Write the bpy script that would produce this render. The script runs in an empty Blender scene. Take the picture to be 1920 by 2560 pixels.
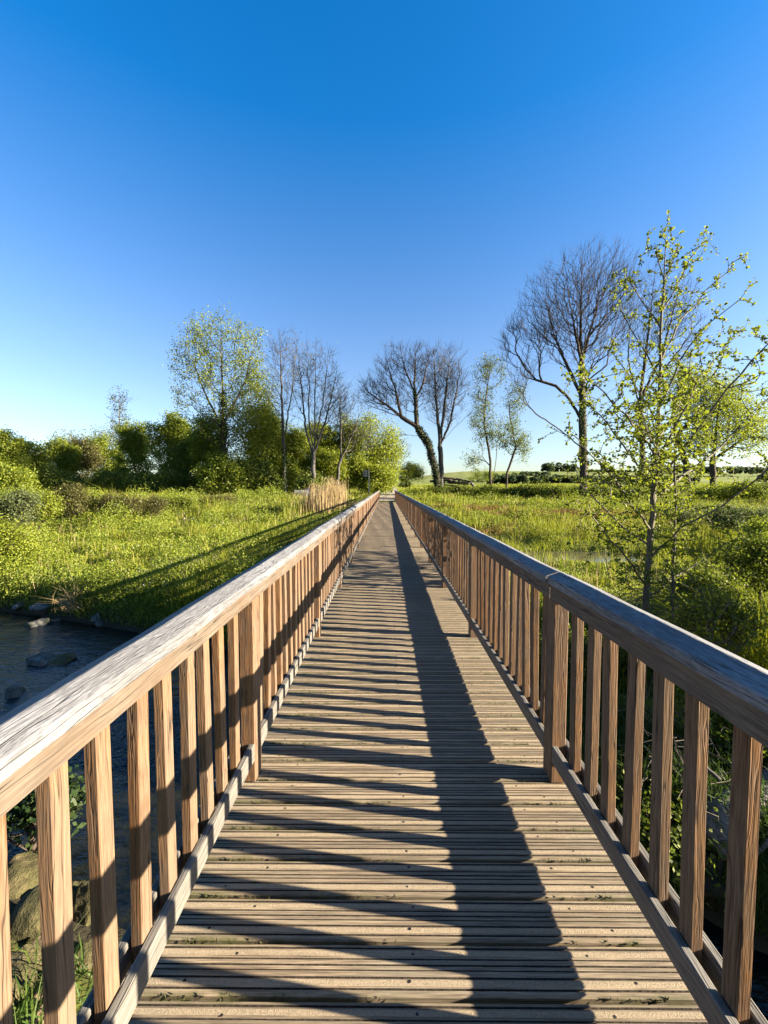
import bpy, bmesh, math, random
import numpy as np
from mathutils import Vector, Matrix, Euler
R = math.radians
rng = np.random.default_rng(7); random.seed(7)
C = bpy.context.scene.collection
SC = bpy.context.scene

# ------------------------------------------------------------------ camera
EYE = 1.58; FPX = 1000.0
cam_d = bpy.data.cameras.new("camera"); cam = bpy.data.objects.new("camera", cam_d); C.objects.link(cam)
cam_d.sensor_fit = 'HORIZONTAL'; cam_d.sensor_width = 36; cam_d.lens = 36*FPX/1920
cam_d.clip_start = .05; cam_d.clip_end = 6000
PITCH = math.atan(43/1000); CY = 1258; YAW = math.atan(6/1000); ROLL = R(0)
cam_d.shift_y = -(1280-CY)/1920
ROT = Matrix.Rotation(YAW, 3, 'Z') @ Matrix.Rotation(math.pi/2-PITCH, 3, 'X') @ Matrix.Rotation(ROLL, 3, 'Z')
cam.matrix_world = Matrix.Translation((0, 0, EYE)) @ ROT.to_4x4()
SC.camera = cam
def at(px, py, Y):                       # where the sight line through a pixel of the photo reaches depth Y
    d = ROT @ Vector(((px-960)/FPX, -(py-CY)/FPX, -1))
    t = Y/d.y
    return np.array((d.x*t, Y, EYE+d.z*t))

# ------------------------------------------------------------------ light
SUN_EL = 18.4; SUN_ROT = 98.0
w = bpy.data.worlds.new("World"); SC.world = w; w.use_nodes = True
nt = w.node_tree; nt.nodes.clear()
sky = nt.nodes.new('ShaderNodeTexSky'); sky.sky_type = 'NISHITA'; sky.sun_disc = False
sky.sun_elevation = R(SUN_EL); sky.sun_rotation = R(SUN_ROT)
sky.air_density = 1.0; sky.dust_density = .6; sky.ozone_density = 3.0; sky.altitude = 100
bg = nt.nodes.new('ShaderNodeBackground'); bg.inputs[1].default_value = .05
hs = nt.nodes.new('ShaderNodeHueSaturation'); hs.inputs['Saturation'].default_value = 1.33
wt = nt.nodes.new('ShaderNodeTexCoord'); wsx = nt.nodes.new('ShaderNodeSeparateXYZ'); nt.links.new(wt.outputs['Generated'], wsx.inputs[0])
for key, lo, hi in (('Saturation', .88, 1.36), ('Hue', .510, .503), ('Value', .66, .98)):
    mr = nt.nodes.new('ShaderNodeMapRange'); mr.inputs[1].default_value = .0; mr.inputs[2].default_value = .66
    mr.inputs[3].default_value = lo; mr.inputs[4].default_value = hi; nt.links.new(wsx.outputs[2], mr.inputs[0]); nt.links.new(mr.outputs[0], hs.inputs[key])
wo = nt.nodes.new('ShaderNodeOutputWorld')
nt.links.new(sky.outputs[0], hs.inputs['Color']); nt.links.new(hs.outputs[0], bg.inputs[0]); nt.links.new(bg.outputs[0], wo.inputs[0])
sd = bpy.data.lights.new("sun", 'SUN'); sd.energy = 5.0; sd.angle = R(.5); sd.color = (1, .87, .68)
so = bpy.data.objects.new("sun", sd); C.objects.link(so)
az = R(SUN_ROT); sv = Vector((math.sin(az)*math.cos(R(SUN_EL)), math.cos(az)*math.cos(R(SUN_EL)), math.sin(R(SUN_EL))))
so.rotation_euler = sv.to_track_quat('Z', 'Y').to_euler(); so.location = sv*50
SC.view_settings.view_transform = 'Standard'; SC.view_settings.look = 'None'
SC.view_settings.exposure = 2.78; SC.view_settings.gamma = 1; SC.view_settings.use_curve_mapping = False

# ------------------------------------------------------------------ object helpers
def tag(o, label=None, cat=None, group=None, kind=None):
    if label: o['label'] = label
    if cat: o['category'] = cat
    if group: o['group'] = group
    if kind: o['kind'] = kind
    return o
def empty(name, loc, label, cat, group=None, rz=0):
    o = bpy.data.objects.new(name, None); C.objects.link(o); o.location = Vector([float(v) for v in loc])
    o.rotation_euler = (0, 0, rz); o.empty_display_size = .2
    return tag(o, label, cat, group)
def link(name, me, mats, parent=None, loc=(0, 0, 0), rot=(0, 0, 0)):
    o = bpy.data.objects.new(name, me); C.objects.link(o)
    if not isinstance(mats, (list, tuple)): mats = [mats]
    if len(me.materials) == 0:
        for m in mats: me.materials.append(m)
    o.parent = parent; o.location = loc; o.rotation_euler = rot
    return o
def from_bm(name, bm, mats, parent=None, loc=(0, 0, 0), rot=(0, 0, 0), smooth=False):
    me = bpy.data.meshes.new(name); bm.to_mesh(me); bm.free()
    if smooth:
        for p in me.polygons: p.use_smooth = True
    return link(name, me, mats, parent, loc, rot)
def np_mesh(name, V, groups, smooth=False):
    """V (n,3); groups: list of (faces (m,k) int, material index)"""
    me = bpy.data.meshes.new(name)
    me.vertices.add(len(V)); me.vertices.foreach_set('co', np.ascontiguousarray(V, dtype=np.float32).ravel())
    ls, lt, li, mi = [], [], [], []; s = 0
    for F, m in groups:
        if len(F) == 0: continue
        k = F.shape[1]
        ls.append(s+np.arange(len(F))*k); lt.append(np.full(len(F), k)); li.append(F.ravel()); mi.append(np.full(len(F), m)); s += F.size
    li = np.concatenate(li).astype(np.int32); ls = np.concatenate(ls).astype(np.int32); lt = np.concatenate(lt).astype(np.int32); mi = np.concatenate(mi).astype(np.int32)
    me.loops.add(len(li)); me.loops.foreach_set('vertex_index', li)
    me.polygons.add(len(ls)); me.polygons.foreach_set('loop_start', ls); me.polygons.foreach_set('loop_total', lt)
    me.polygons.foreach_set('material_index', mi)
    me.polygons.foreach_set('use_smooth', np.full(len(ls), smooth))
    me.update(calc_edges=True)
    return me
def rbox(bm, sx, sy, sz, c=(0, 0, 0), bev=.003):
    r = bmesh.ops.create_cube(bm, size=1, matrix=Matrix.Translation(c) @ Matrix.Diagonal((sx, sy, sz, 1)))
    if bev:
        es = list({e for v in r['verts'] for e in v.link_edges})
        bmesh.ops.bevel(bm, geom=es, offset=bev, segments=1, affect='EDGES')
    return bm
def prism(bm, prof, y0, y1):             # closed profile in x,z swept along y
    a = [bm.verts.new((x, y0, z)) for x, z in prof]; b = [bm.verts.new((x, y1, z)) for x, z in prof]
    n = len(prof)
    for i in range(n): bm.faces.new((a[i], a[(i+1) % n], b[(i+1) % n], b[i]))
    bm.faces.new(a[::-1]); bm.faces.new(b)
    bmesh.ops.recalc_face_normals(bm, faces=bm.faces)
    return bm

# ------------------------------------------------------------------ noise
def vnoise(x, y, s, seed=0):
    x = np.asarray(x, float)/s; y = np.asarray(y, float)/s
    xi = np.floor(x); yi = np.floor(y); fx = x-xi; fy = y-yi
    fx = fx*fx*(3-2*fx); fy = fy*fy*(3-2*fy)
    def h(a, b):
        v = np.sin(a*127.1+b*311.7+seed*74.7)*43758.5453
        return v-np.floor(v)
    return (h(xi, yi)*(1-fx)+h(xi+1, yi)*fx)*(1-fy)+(h(xi, yi+1)*(1-fx)+h(xi+1, yi+1)*fx)*fy
def sstep(a, b, x):
    t = np.clip((np.asarray(x, float)-a)/(b-a), 0, 1); return t*t*(3-2*t)

# ------------------------------------------------------------------ materials
AK = .51
class NT:
    def __init__(s, name):
        s.m = bpy.data.materials.new(name); s.m.use_nodes = True; s.t = s.m.node_tree; s.t.nodes.clear()
        s.out = s.n('ShaderNodeOutputMaterial')
    def n(s, typ, ins=None, **kw):
        nd = s.t.nodes.new(typ)
        for k, v in kw.items(): setattr(nd, k, v)
        if ins:
            for k, v in ins.items(): s.set(nd.inputs[k], v)
        return nd
    def set(s, inp, v):
        if isinstance(v, bpy.types.NodeSocket): s.t.links.new(v, inp)
        elif isinstance(v, (tuple, list)) and len(v) == 3 and inp.type == 'RGBA': inp.default_value = (*v, 1)
        else: inp.default_value = v
    def noise(s, vec, scale, detail=3, rough=.5):
        return s.n('ShaderNodeTexNoise', {'Vector': vec, 'Scale': scale, 'Detail': detail, 'Roughness': rough}).outputs['Fac']
    def scl(s, vec, v): return s.n('ShaderNodeVectorMath', {0: vec, 1: v}, operation='MULTIPLY').outputs[0]
    def add(s, vec, v): return s.n('ShaderNodeVectorMath', {0: vec, 1: v}, operation='ADD').outputs[0]
    def rng(s, x, a, b, c=0., d=1.): return s.n('ShaderNodeMapRange', {0: x, 1: a, 2: b, 3: c, 4: d}).outputs[0]
    def mix(s, f, a, b, bt='MIX'):
        nd = s.n('ShaderNodeMix', data_type='RGBA', blend_type=bt); s.set(nd.inputs[0], f); s.set(nd.inputs[6], a); s.set(nd.inputs[7], b)
        return nd.outputs[2]
    def math(s, op, a, b=0.):
        nd = s.n('ShaderNodeMath', operation=op); s.set(nd.inputs[0], a); s.set(nd.inputs[1], b); return nd.outputs[0]
    def bump(s, h, dist, st=1.): return s.n('ShaderNodeBump', {'Height': h, 'Distance': dist, 'Strength': st}).outputs[0]
    def surf(s, col, rough=.7, normal=None, spec=.3):
        if isinstance(col, bpy.types.NodeSocket): col = s.mix(1., col, (AK, AK, AK), 'MULTIPLY')
        b = s.n('ShaderNodeBsdfPrincipled', {'Base Color': col, 'Roughness': rough, 'Specular IOR Level': spec})
        if normal is not None: s.set(b.inputs['Normal'], normal)
        s.set(s.out.inputs[0], b.outputs[0]); return s.m

def wood(name, axis, brown, grey, orange, amt, scale=1., rough=.7, bumpd=.0015, crack=0, along=7.):
    """weathered hardwood; grain runs along axis; amt = (low, high) of grey patch threshold"""
    t = NT(name)
    oi = t.n('ShaderNodeObjectInfo').outputs['Random']; geo = t.n('ShaderNodeNewGeometry')
    tc = t.n('ShaderNodeTexCoord').outputs['Object']
    brown, grey, orange = [tuple(q*.72 for q in c) for c in (brown, grey, orange)]
    off = t.n('ShaderNodeCombineXYZ', {0: t.math('MULTIPLY', oi, 37.), 1: t.math('MULTIPLY', oi, 91.), 2: t.math('MULTIPLY', oi, 13.)}).outputs[0]
    v = t.add(tc, off)
    sc = [44., 44., 44.]; sc['xyz'.index(axis)] = 1.6
    sf = [190., 190., 190.]; sf['xyz'.index(axis)] = along
    wobv = t.add(v, t.scl(t.n('ShaderNodeTexNoise', {'Vector': v, 'Scale': 2.5}).outputs['Color'], (.03, .03, .03)))
    g1 = t.noise(t.scl(wobv, tuple(sc)), 1.*scale, 4, .6)
    g2 = t.noise(t.scl(wobv, tuple(sf)), 1., 2, .6)
    bl = t.noise(v, 3.2, 4, .6)
    c = t.mix(t.rng(g1, .35, .7), brown, orange)
    c = t.mix(t.math('MULTIPLY', t.rng(bl, amt[0], amt[1]), 1.), c, grey)
    if axis == 'z':                         # faces turned along x are greyer than the others, less so near the top
        nx_ = t.math('ABSOLUTE', t.n('ShaderNodeSeparateXYZ', {0: geo.outputs['Normal']}).outputs[0])
        topz = t.rng(t.n('ShaderNodeSeparateXYZ', {0: geo.outputs['Position']}).outputs[2], .70, .97, .72, .25)
        c = t.mix(t.math('MULTIPLY', t.rng(nx_, .4, .9), topz), c, grey)
    bl2 = t.noise(t.add(v, (5, 3, 9)), 9., 3, .6)
    c = t.mix(t.rng(bl2, .52, .75, 0, .45), c, tuple(x*.45 for x in brown))
    c = t.mix(t.rng(g2, .3, .6, .75, 0), c, tuple(x*.35 for x in brown))
    g3 = t.noise(t.scl(wobv, tuple(q*.55 for q in sf)), 1., 3, .7); c = t.mix(t.rng(g3, .56, .66, 0, .8 if crack else .5), c, tuple(x*.25 for x in brown))
    g4 = t.noise(t.scl(wobv, tuple(q*.35 for q in sf)), 1.7, 4, .8); c = t.mix(t.rng(g4, .52, .68, 0, .45), c, tuple(min(1, x*1.35) for x in grey))
    c = t.mix(t.rng(oi, 0, 1, 0, .35), c, tuple(x*1.15 for x in grey))
    ck = t.noise(t.scl(wobv, tuple((.9 if q == min(sf) else q*.22) if i == 'xyz'.index(axis) else q*.16 for i, q in enumerate(sf))), 1., 2, .5)
    line = t.rng(t.math('ABSOLUTE', t.math('SUBTRACT', ck, .5)), .004, .016, .85, 0)
    c = t.mix(t.math('MULTIPLY', line, t.rng(bl, .42, .58)), c, tuple(x*.15 for x in brown))
    h = t.math('ADD', g2, t.math('MULTIPLY', g1, .6)); h = t.math('SUBTRACT', h, line)
    return t.surf(c, t.rng(g2, .3, .7, rough+.15, rough-.1), t.bump(h, bumpd), .35)

M = {}
M['baluster'] = wood('baluster wood', 'z', (.30, .125, .034), (.31, .235, .16), (.62, .29, .09), (.50, .85))
M['post'] = wood('post wood', 'z', (.30, .125, .04), (.32, .235, .16), (.62, .29, .09), (.5, .85))
M['beam'] = wood('rail beam wood', 'y', (.16, .092, .05), (.29, .235, .175), (.27, .165, .09), (.38, .66))
M['cap'] = wood('silvered rail cap wood', 'y', (.17, .172, .182), (.42, .42, .43), (.28, .27, .26), (.4, .6), bumpd=.003, crack=1, along=24.)
M['kick'] = wood('kick rail wood', 'y', (.19, .17, .135), (.35, .325, .285), (.27, .235, .17), (.3, .65), bumpd=.003, crack=1)

def plank_mat(name, strip=False):
    t = NT(name)
    oi = t.n('ShaderNodeObjectInfo').outputs['Random']; geo = t.n('ShaderNodeNewGeometry'); isl = geo.outputs['Random Per Island']
    r = t.math('FRACT', t.math('ADD', oi, isl))
    p = geo.outputs['Position']; tc = t.n('ShaderNodeTexCoord').outputs['Object']
    v = t.add(p, t.n('ShaderNodeCombineXYZ', {0: t.math('MULTIPLY', r, 17.)}).outputs[0])
    g1 = t.noise(t.scl(v, (1.6, 45, 45)), 1., 4, .65); g2 = t.noise(t.scl(v, (9, 230, 230)), 1., 2, .6); bl = t.noise(v, 2.6, 4, .6)
    c = t.mix(t.rng(g1, .36, .64), (.22, .165, .105), (.66, .51, .33))
    c = t.mix(t.rng(bl, .45, .7, 0, .7), c, (.43, .37, .26))
    c = t.mix(t.rng(r, 0, 1, 0, .7), c, (.25, .20, .13))
    st = t.noise(p, 1.1, 4, .7); c = t.mix(t.rng(st, .5, .68, 0, .35), c, (.22, .17, .115))
    c = t.mix(t.rng(g2, .25, .65, .7, 0), c, (.08, .055, .04))
    if strip:
        g = t.noise(t.scl(p, (1, 1, 1)), 260., 3, .8)
        c = t.mix(t.rng(g, .35, .65, .0, .85), t.mix(.4, c, (.38, .30, .2)), (.60, .48, .32))
        return t.surf(c, .85, t.bump(g, .004), .25)
    y = t.n('ShaderNodeSeparateXYZ', {0: p}).outputs[1]
    fr = t.math('FRACT', t.math('DIVIDE', t.math('SUBTRACT', y, .098), .1528)); ed = t.math('ABSOLUTE', t.math('SUBTRACT', fr, .5))
    xx = t.n('ShaderNodeSeparateXYZ', {0: p}).outputs[0]
    ms = t.math('MULTIPLY', t.rng(ed, .36, .49), t.math('MULTIPLY', t.rng(t.noise(p, 11., 4, .7), .42, .6), t.math('MAXIMUM', t.rng(xx, .15, -.5, .15, 1), t.rng(xx, .55, .8, 0, .9))))
    c = t.mix(ms, c, (.12, .13, .035))
    return t.surf(c, .75, t.bump(t.math('ADD', g2, g1), .0012), .3)
M['plank'] = plank_mat('grooved plank wood'); M['strip'] = plank_mat('gritty anti slip strip', True)
def plain(name, col, rough=.8, ns=30., var=.35, bump=.004, spec=.3, metal=0):
    t = NT(name); p = t.n('ShaderNodeTexCoord').outputs['Object']; n1 = t.noise(p, ns, 4, .6)
    m = t.surf(t.mix(t.rng(n1, .3, .7), tuple(c*(1-var) for c in col), tuple(min(1, c*(1+var)) for c in col)), rough, t.bump(n1, bump), spec)
    return m
M['screw'] = plain('rusted screw pit', (.02, .017, .015), .6)
M['dirt'] = plain('dirt packed in deck grooves', (.075, .056, .04), .95, 60., .6, .003)
M['steel'] = plain('galvanised girder steel', (.16, .16, .155), .6)
def leafmat(name, cols, trans=.42, pos=.25, tint=None):
    """cols = three leaf colours; each leaf takes its own"""
    cols = [tuple(q*AK for q in c) for c in cols]
    t = NT(name); geo = t.n('ShaderNodeNewGeometry'); r = geo.outputs['Random Per Island']
    cr = t.n('ShaderNodeValToRGB', {0: r}); e = cr.color_ramp.elements
    e[0].color = (*cols[0], 1); e[0].position = .1; e[1].color = (*cols[2], 1); e[1].position = .95
    m = e.new(.5); m.color = (*cols[1], 1)
    nz = t.noise(geo.outputs['Position'], pos, 4, .65)
    c = t.mix(t.rng(nz, .35, .65, 0, .5), cr.outputs[0], cols[0])
    if tint: c = t.mix(t.rng(t.noise(t.add(geo.outputs['Position'], (31, 7, 3)), pos*2.2, 4, .7), .52, .66, 0, .7), c, tuple(q*AK for q in tint))
    d = t.n('ShaderNodeBsdfDiffuse', {'Color': c}); tr = t.n('ShaderNodeBsdfTranslucent', {'Color': t.mix(.6, c, (c0(cols[1], 1.5)))})
    g = t.n('ShaderNodeBsdfGlossy', {'Roughness': .55, 'Color': (.8, .8, .7)})
    mx = t.n('ShaderNodeMixShader', {0: trans, 1: d.outputs[0], 2: tr.outputs[0]})
    m2 = t.n('ShaderNodeMixShader', {0: .02, 1: mx.outputs[0], 2: g.outputs[0]})
    t.set(t.out.inputs[0], m2.outputs[0]); return t.m
def c0(c, k): return (min(1, c[0]*k), min(1, c[1]*k), c[2]*k)
M['leaf_bright'] = leafmat('fresh yellow green leaves', ((.20, .26, .02), (.33, .39, .025), (.46, .50, .04)), trans=.5)
M['leaf_mid'] = leafmat('mid green leaves', ((.15, .21, .016), (.30, .37, .027), (.47, .50, .045)), trans=.5)
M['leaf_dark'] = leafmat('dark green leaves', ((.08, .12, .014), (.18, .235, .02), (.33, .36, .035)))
M['leaf_pale'] = leafmat('pale grey green leaves', ((.09, .12, .04), (.17, .21, .07), (.25, .28, .10)))
M['leaf_alder'] = leafmat('glossy alder leaves', ((.11, .15, .015), (.23, .28, .02), (.42, .44, .035)), trans=.5)
M['leaf_far'] = leafmat('far foliage', ((.05, .085, .035), (.09, .13, .045), (.14, .17, .05)))
M['ivy'] = leafmat('ivy leaves', ((.02, .05, .012), (.045, .09, .02), (.09, .13, .03)))
M['olive'] = leafmat('olive brown spring twigs and leaves', ((.09, .09, .025), (.16, .155, .035), (.23, .21, .05)))
M['grass'] = leafmat('meadow grass', ((.15, .20, .015), (.33, .37, .02), (.49, .50, .04)), trans=.35, pos=.35, tint=(.36, .28, .10))
M['herb'] = leafmat('broad herb leaves', ((.12, .18, .015), (.29, .36, .025), (.47, .51, .06)), trans=.35, pos=.5, tint=(.10, .16, .02))
M['grass_dark'] = leafmat('lush dark grass', ((.04, .09, .012), (.08, .14, .02), (.14, .19, .03)), trans=.35, pos=.4)
M['reed'] = leafmat('dry straw reeds', ((.42, .30, .13), (.60, .44, .22), (.74, .58, .32)), trans=.25)
M['sedge'] = leafmat('rusty dead sedge', ((.20, .09, .03), (.30, .15, .05), (.36, .24, .09)), trans=.2)
M['petal'] = leafmat('white petals', ((.7, .7, .66), (.8, .8, .78), (.85, .85, .8)), trans=.3)
M['moss'] = leafmat('moss tufts', ((.04, .042, .012), (.065, .068, .018), (.10, .095, .02)), trans=.2)
M['bark'] = plain('grey brown bark', (.075, .055, .038), .9, 6., .4, .02)
M['bark_light'] = plain('pale bark', (.11, .10, .085), .9, 6., .4, .01)
M['bark_sap'] = plain('olive sapling bark', (.17, .145, .10), .8, 25., .45, .004)
M['twig'] = plain('dry twig', (.12, .095, .075), .9, 20., .4, .004)
M['deadwood'] = plain('bleached dead wood', (.24, .21, .19), .9, 14., .65, .04)

# ------------------------------------------------------------------ terrain
WATER = -3.0
def stream_c(X): X = np.asarray(X, float); return np.where(X < 0, 6.6-.38*X-.006*np.maximum(X, -30)**2, 6.6-.95*X)
def stream_w(X): X = np.asarray(X, float); return np.where(X < 0, 2.3+.08*(-X), 2.3-.65*X).clip(.5, 3.8)
def ground(X, Y):
    X = np.asarray(X, float); Y = np.asarray(Y, float)
    far = -2.1+2.1*sstep(20, 43.5, Y)
    far = far+np.where(Y > 50, .010*(Y-50)+(.000045+.000045*sstep(15, 90, X))*(np.minimum(Y, 420)-50)**2, 0)-.02*np.clip(Y-480, 0, 4000)
    far = far+(.6*sstep(43, 52, Y)*sstep(4.5, 9, X)+.35*sstep(40, 50, Y)*sstep(-5, -12, X))*(1-.6*sstep(70, 140, Y))
    bump = (vnoise(X, Y, 5., 1)-.5)*.5+(vnoise(X, Y, 1.7, 2)-.5)*.18+(vnoise(X, Y, 60., 5)-.5)*1.6*sstep(130, 400, Y)
    flat = sstep(2.5, 5.5, np.abs(X-.1)+np.where(Y < 42, 5, 0)) * (1-sstep(42, 45, Y)*(1-sstep(53, 56, Y))*(1-sstep(14, 17, np.abs(X))) )
    far = far+bump*flat
    near = -1.0+.9*sstep(1.5, -1.5, Y)+(vnoise(X, Y, 1.2, 3)-.5)*.2
    c = stream_c(X); ww = stream_w(X); d = np.abs(Y-c)-ww
    side = np.where(Y > c, far, near)
    bw = np.where(Y > c, 1.4, 5.5)
    t = sstep(0, 1, (d+.35)/bw)
    h = -3.45+(side+3.45)*t
    # puddle in the right-hand meadow
    pd = ((X-9.9)/3.4)**2+((Y-21.0)/1.5)**2
    h = np.where(pd < 2.2, h*(1-sstep(2.2, .8, pd))+(-2.35)*sstep(2.2, .8, pd), h)
    # under the path a shallow tray
    h = h-.06*(Y > 43)*(np.abs(X-path_x(Y)) < path_hw(Y)+.4)
    h = h-.06*(np.abs(Y-49.3) < 2.2)*(X > -15)*(X < 6)
    return h
def hit(px, py, lift=0.):                  # ground or water point seen at a photo pixel
    for Y in np.geomspace(1.5, 400, 900):
        p = at(px, py, Y)
        if p[2] <= max(float(ground(p[0], Y)), WATER): break
    p[2] += lift; return p
def path_x(Y): Y = np.asarray(Y, float); return .15+.022*np.clip(Y-50, 0, 60)+.00001*np.clip(Y-80, 0, 200)**2
def path_hw(Y): Y = np.asarray(Y, float); return np.where(Y < 47, 1.15, 1.5)
def axis(a, b, s0, g, mid=0):
    out = [mid]; s = s0
    while out[-1] < b: out.append(out[-1]+s); s *= g
    neg = [mid]; s = s0
    while neg[-1] > a: neg.append(neg[-1]-s); s *= g
    return np.array(neg[::-1][:-1]+out)
xs = axis(-3000, 3000, .28, 1.018); ys = axis(-30, 4000, .28, 1.016, 5)
XX, YY = np.meshgrid(xs, ys); ZZ = ground(XX, YY)
V = np.stack([XX, YY, ZZ], -1).reshape(-1, 3); nx, ny = len(xs), len(ys)
I = np.arange((ny-1)*nx).reshape(ny-1, nx)[:, :-1].ravel(); F = np.stack([I, I+1, I+nx+1, I+nx], -1)
def ground_mat():
    t = NT('meadow ground'); p = t.n('ShaderNodeNewGeometry').outputs['Position']
    n1 = t.noise(p, .35, 4, .6); n2 = t.noise(p, 4., 4, .7); n3 = t.noise(t.scl(p, (1, .25, 1)), .03, 3, .5)
    c = t.mix(t.rng(n1, .35, .65), (.10, .13, .02), (.22, .25, .035))
    c = t.mix(t.rng(n2, .5, .75, 0, .7), c, (.075, .06, .03))
    s = t.n('ShaderNodeSeparateXYZ', {0: p})
    farc = t.mix(t.rng(n3, .4, .6), (.20, .25, .05), (.30, .32, .09))
    c = t.mix(t.rng(s.outputs[1], 60, 110), c, farc)
    c = t.mix(t.rng(s.outputs[2], -2.35, -2.85), c, (.06, .05, .03))
    return t.surf(c, .95, t.bump(n2, .08), .1)
g_o = link('ground', np_mesh('ground', V, [(F, 0)], True), ground_mat()); tag(g_o, kind='structure')
def water_mat():
    t = NT('stream water'); p = t.n('ShaderNodeNewGeometry').outputs['Position']
    a = t.noise(t.scl(p, (1, 2.2, 1)), 2.2, 3, .6); b = t.noise(t.scl(p, (1, 1.8, 1)), 9., 3, .6)
    h = t.math('ADD', t.math('MULTIPLY', a, 1.), t.math('MULTIPLY', b, .35))
    return t.surf(t.mix(t.rng(a, .4, .7), (.004, .006, .006), (.022, .022, .012)), .06, t.bump(h, .07, .8), .22)
M['water'] = water_mat()
me = np_mesh('stream_water', np.array([(-60, -4, WATER), (14, -4, WATER), (14, 12, WATER), (0, 18, WATER), (-60, 45, WATER)], float), [(np.array([[0, 1, 2, 3, 4]]), 0)])
tag(link('stream_water', me, M['water']), kind='structure')
me = np_mesh('puddle_water', np.array([(9.9+4.6*math.cos(a), 21.0+2.0*math.sin(a), -2.12) for a in np.linspace(0, 2*math.pi, 33)[:-1]]), [(np.arange(32)[None], 0)])
pw = NT('puddle water'); pp = pw.n('ShaderNodeNewGeometry').outputs['Position']
tag(link('puddle_water', me, pw.surf((.05, .045, .03), .03, pw.bump(pw.noise(pp, 5., 2), .01), .6)), kind='structure')
def sheet(name, fx, hw, y0, y1, dz, mat, n=60, m=6):
    Y = np.linspace(y0, y1, n); u = np.linspace(-1, 1, m)
    X = fx(Y)[:, None]+hw(Y)[:, None]*u[None]; Yg = np.repeat(Y[:, None], m, 1)
    Z = ground(fx(Y), Y)[:, None]+.06+dz+0*X
    Vv = np.stack([X, Yg, Z], -1).reshape(-1, 3); I = np.arange((n-1)*m).reshape(n-1, m)[:, :-1].ravel()
    o = link(name, np_mesh(name, Vv, [(np.stack([I, I+1, I+m+1, I+m], -1), 0)]), mat); tag(o, kind='structure')
def grit(name, a, b, s=12.):
    t = NT(name); p = t.n('ShaderNodeNewGeometry').outputs['Position']; n1 = t.noise(p, s, 5, .7); n2 = t.noise(p, 1.2, 3, .6)
    return t.surf(t.mix(t.rng(t.math('ADD', t.math('MULTIPLY', n1, .5), t.math('MULTIPLY', n2, .5)), .35, .65), a, b), .9, t.bump(n1, .01), .2)
sheet('gravel_path', path_x, path_hw, 51.0, 260, .004, grit('sandy gravel', (.42, .34, .24), (.60, .50, .37)))
sheet('concrete_apron', path_x, path_hw, 43.02, 47.6, .004, grit('pale concrete', (.36, .31, .24), (.48, .42, .34)), 8)
Vr = np.array([(-15, 47.5, 0), (6, 47.5, 0), (6, 51.2, 0), (-15, 51.2, 0)], float); Vr[:, 2] = .012
tag(link('cross_road', np_mesh('cross_road', Vr, [(np.array([[0, 1, 2, 3]]), 0)]), grit('grey tarmac', (.10, .10, .10), (.17, .165, .16))), kind='structure')

# ------------------------------------------------------------------ the bridge
XL, XR = -.698, .874; LEN = 43.0; PIT = .1528; PH = .098; POST0 = 2.066; PSP = 2.037
br = empty('footbridge', (0, 0, 0), 'long straight wooden footbridge with grooved plank deck and slatted railings on both sides', 'footbridge')
GR = []
def plank_bm(y0=0., bm=None, screws=True, x0=-.86, x1=1.02):
    bm = bm or bmesh.new()
    W = .1405/2; T = .040; prof = []      # (y, z, material of the face that starts here)
    fr = [(.0, 0, 0)]
    def groove(c, wd=.006, dp=.0065): GR.append((c-wd/2, c+wd/2)); prof.extend([(c-wd/2, 0, 0), (c-wd/2+.001, -dp, 0), (c+wd/2-.001, -dp, 0), (c+wd/2, 0, 0)])
    GR.clear(); prof.append((-W, -.006, 0)); prof.append((-W+.005, 0, 0))
    for f in (-.78, -.36): groove(f*W)
    prof.append((-.30*W+0, .0004, 0))
    prof.append((-.29*W, .0, 0))
    groove(-.08*W, .004); groove(.12*W, .0055); groove(.36*W, .0045)
    groove(.80*W)
    prof.append((W-.005, 0, 0)); prof.append((W, -.006, 0)); prof.append((W, -T, 0)); prof.append((-W, -T, 0))
    # anti slip strips between grooves: near one (-.72..-.44) and far one (.46..0.70), raised a hair
    P = []
    for a in prof: P.append((a[0], a[1]))
    P = [p for p in P]
    def ins(ya, yb):
        k = max(i for i in range(len(P)-2) if P[i][0] <= ya and P[i+1][0] >= ya and i < len(P)-3)
        P[k+1:k+1] = [(ya, 0.), (ya+.001, .0016), (yb-.001, .0016), (yb, 0.)]
    ins(-.70*W, -.44*W); ins(.46*W, .70*W)
    a = [bm.verts.new((x0, y0+y, z)) for y, z in P]; b = [bm.verts.new((x1, y0+y, z)) for y, z in P]
    n = len(P)
    for i in range(n):
        f = bm.faces.new((a[(i+1) % n], a[i], b[i], b[(i+1) % n]))
        if P[i][1] > .001 and P[(i+1) % n][1] > .001: f.material_index = 1
        elif any(g0-1e-6 <= P[i][0] and P[(i+1) % n][0] <= g1+1e-6 for g0, g1 in GR) and P[i][1] > -.02 and i < n-3: f.material_index = 3
    bm.faces.new(a); bm.faces.new(b[::-1])
    if screws:
        for x, y in ((.804, -.5), (.683, .55), (.083, -.52), (.088, .56), (-.635, -.55), (-.50, .5)):
            x += random.uniform(-.006, .006); yy = y0+y*W+random.uniform(-.003, .003); r = random.uniform(.0035, .0055)
            vs = [bm.verts.new((x+r*math.cos(q)*random.uniform(.8, 1.3), yy+r*math.sin(q), .0024)) for q in np.linspace(0, 2*math.pi, 8)[:-1]]
            bm.faces.new(vs).material_index = 2
    return bm
PM = [M['plank'], M['strip'], M['screw'], M['dirt']]
NP = int(LEN/PIT)+1; variants = []
for k in range(6):
    bm = plank_bm(); me = bpy.data.meshes.new('plank'); bm.to_mesh(me); bm.free()
    for m in PM: me.materials.append(m)
    variants.append(me)
far_bm = bmesh.new(); y_first = 5*PIT+PIT/2
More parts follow.
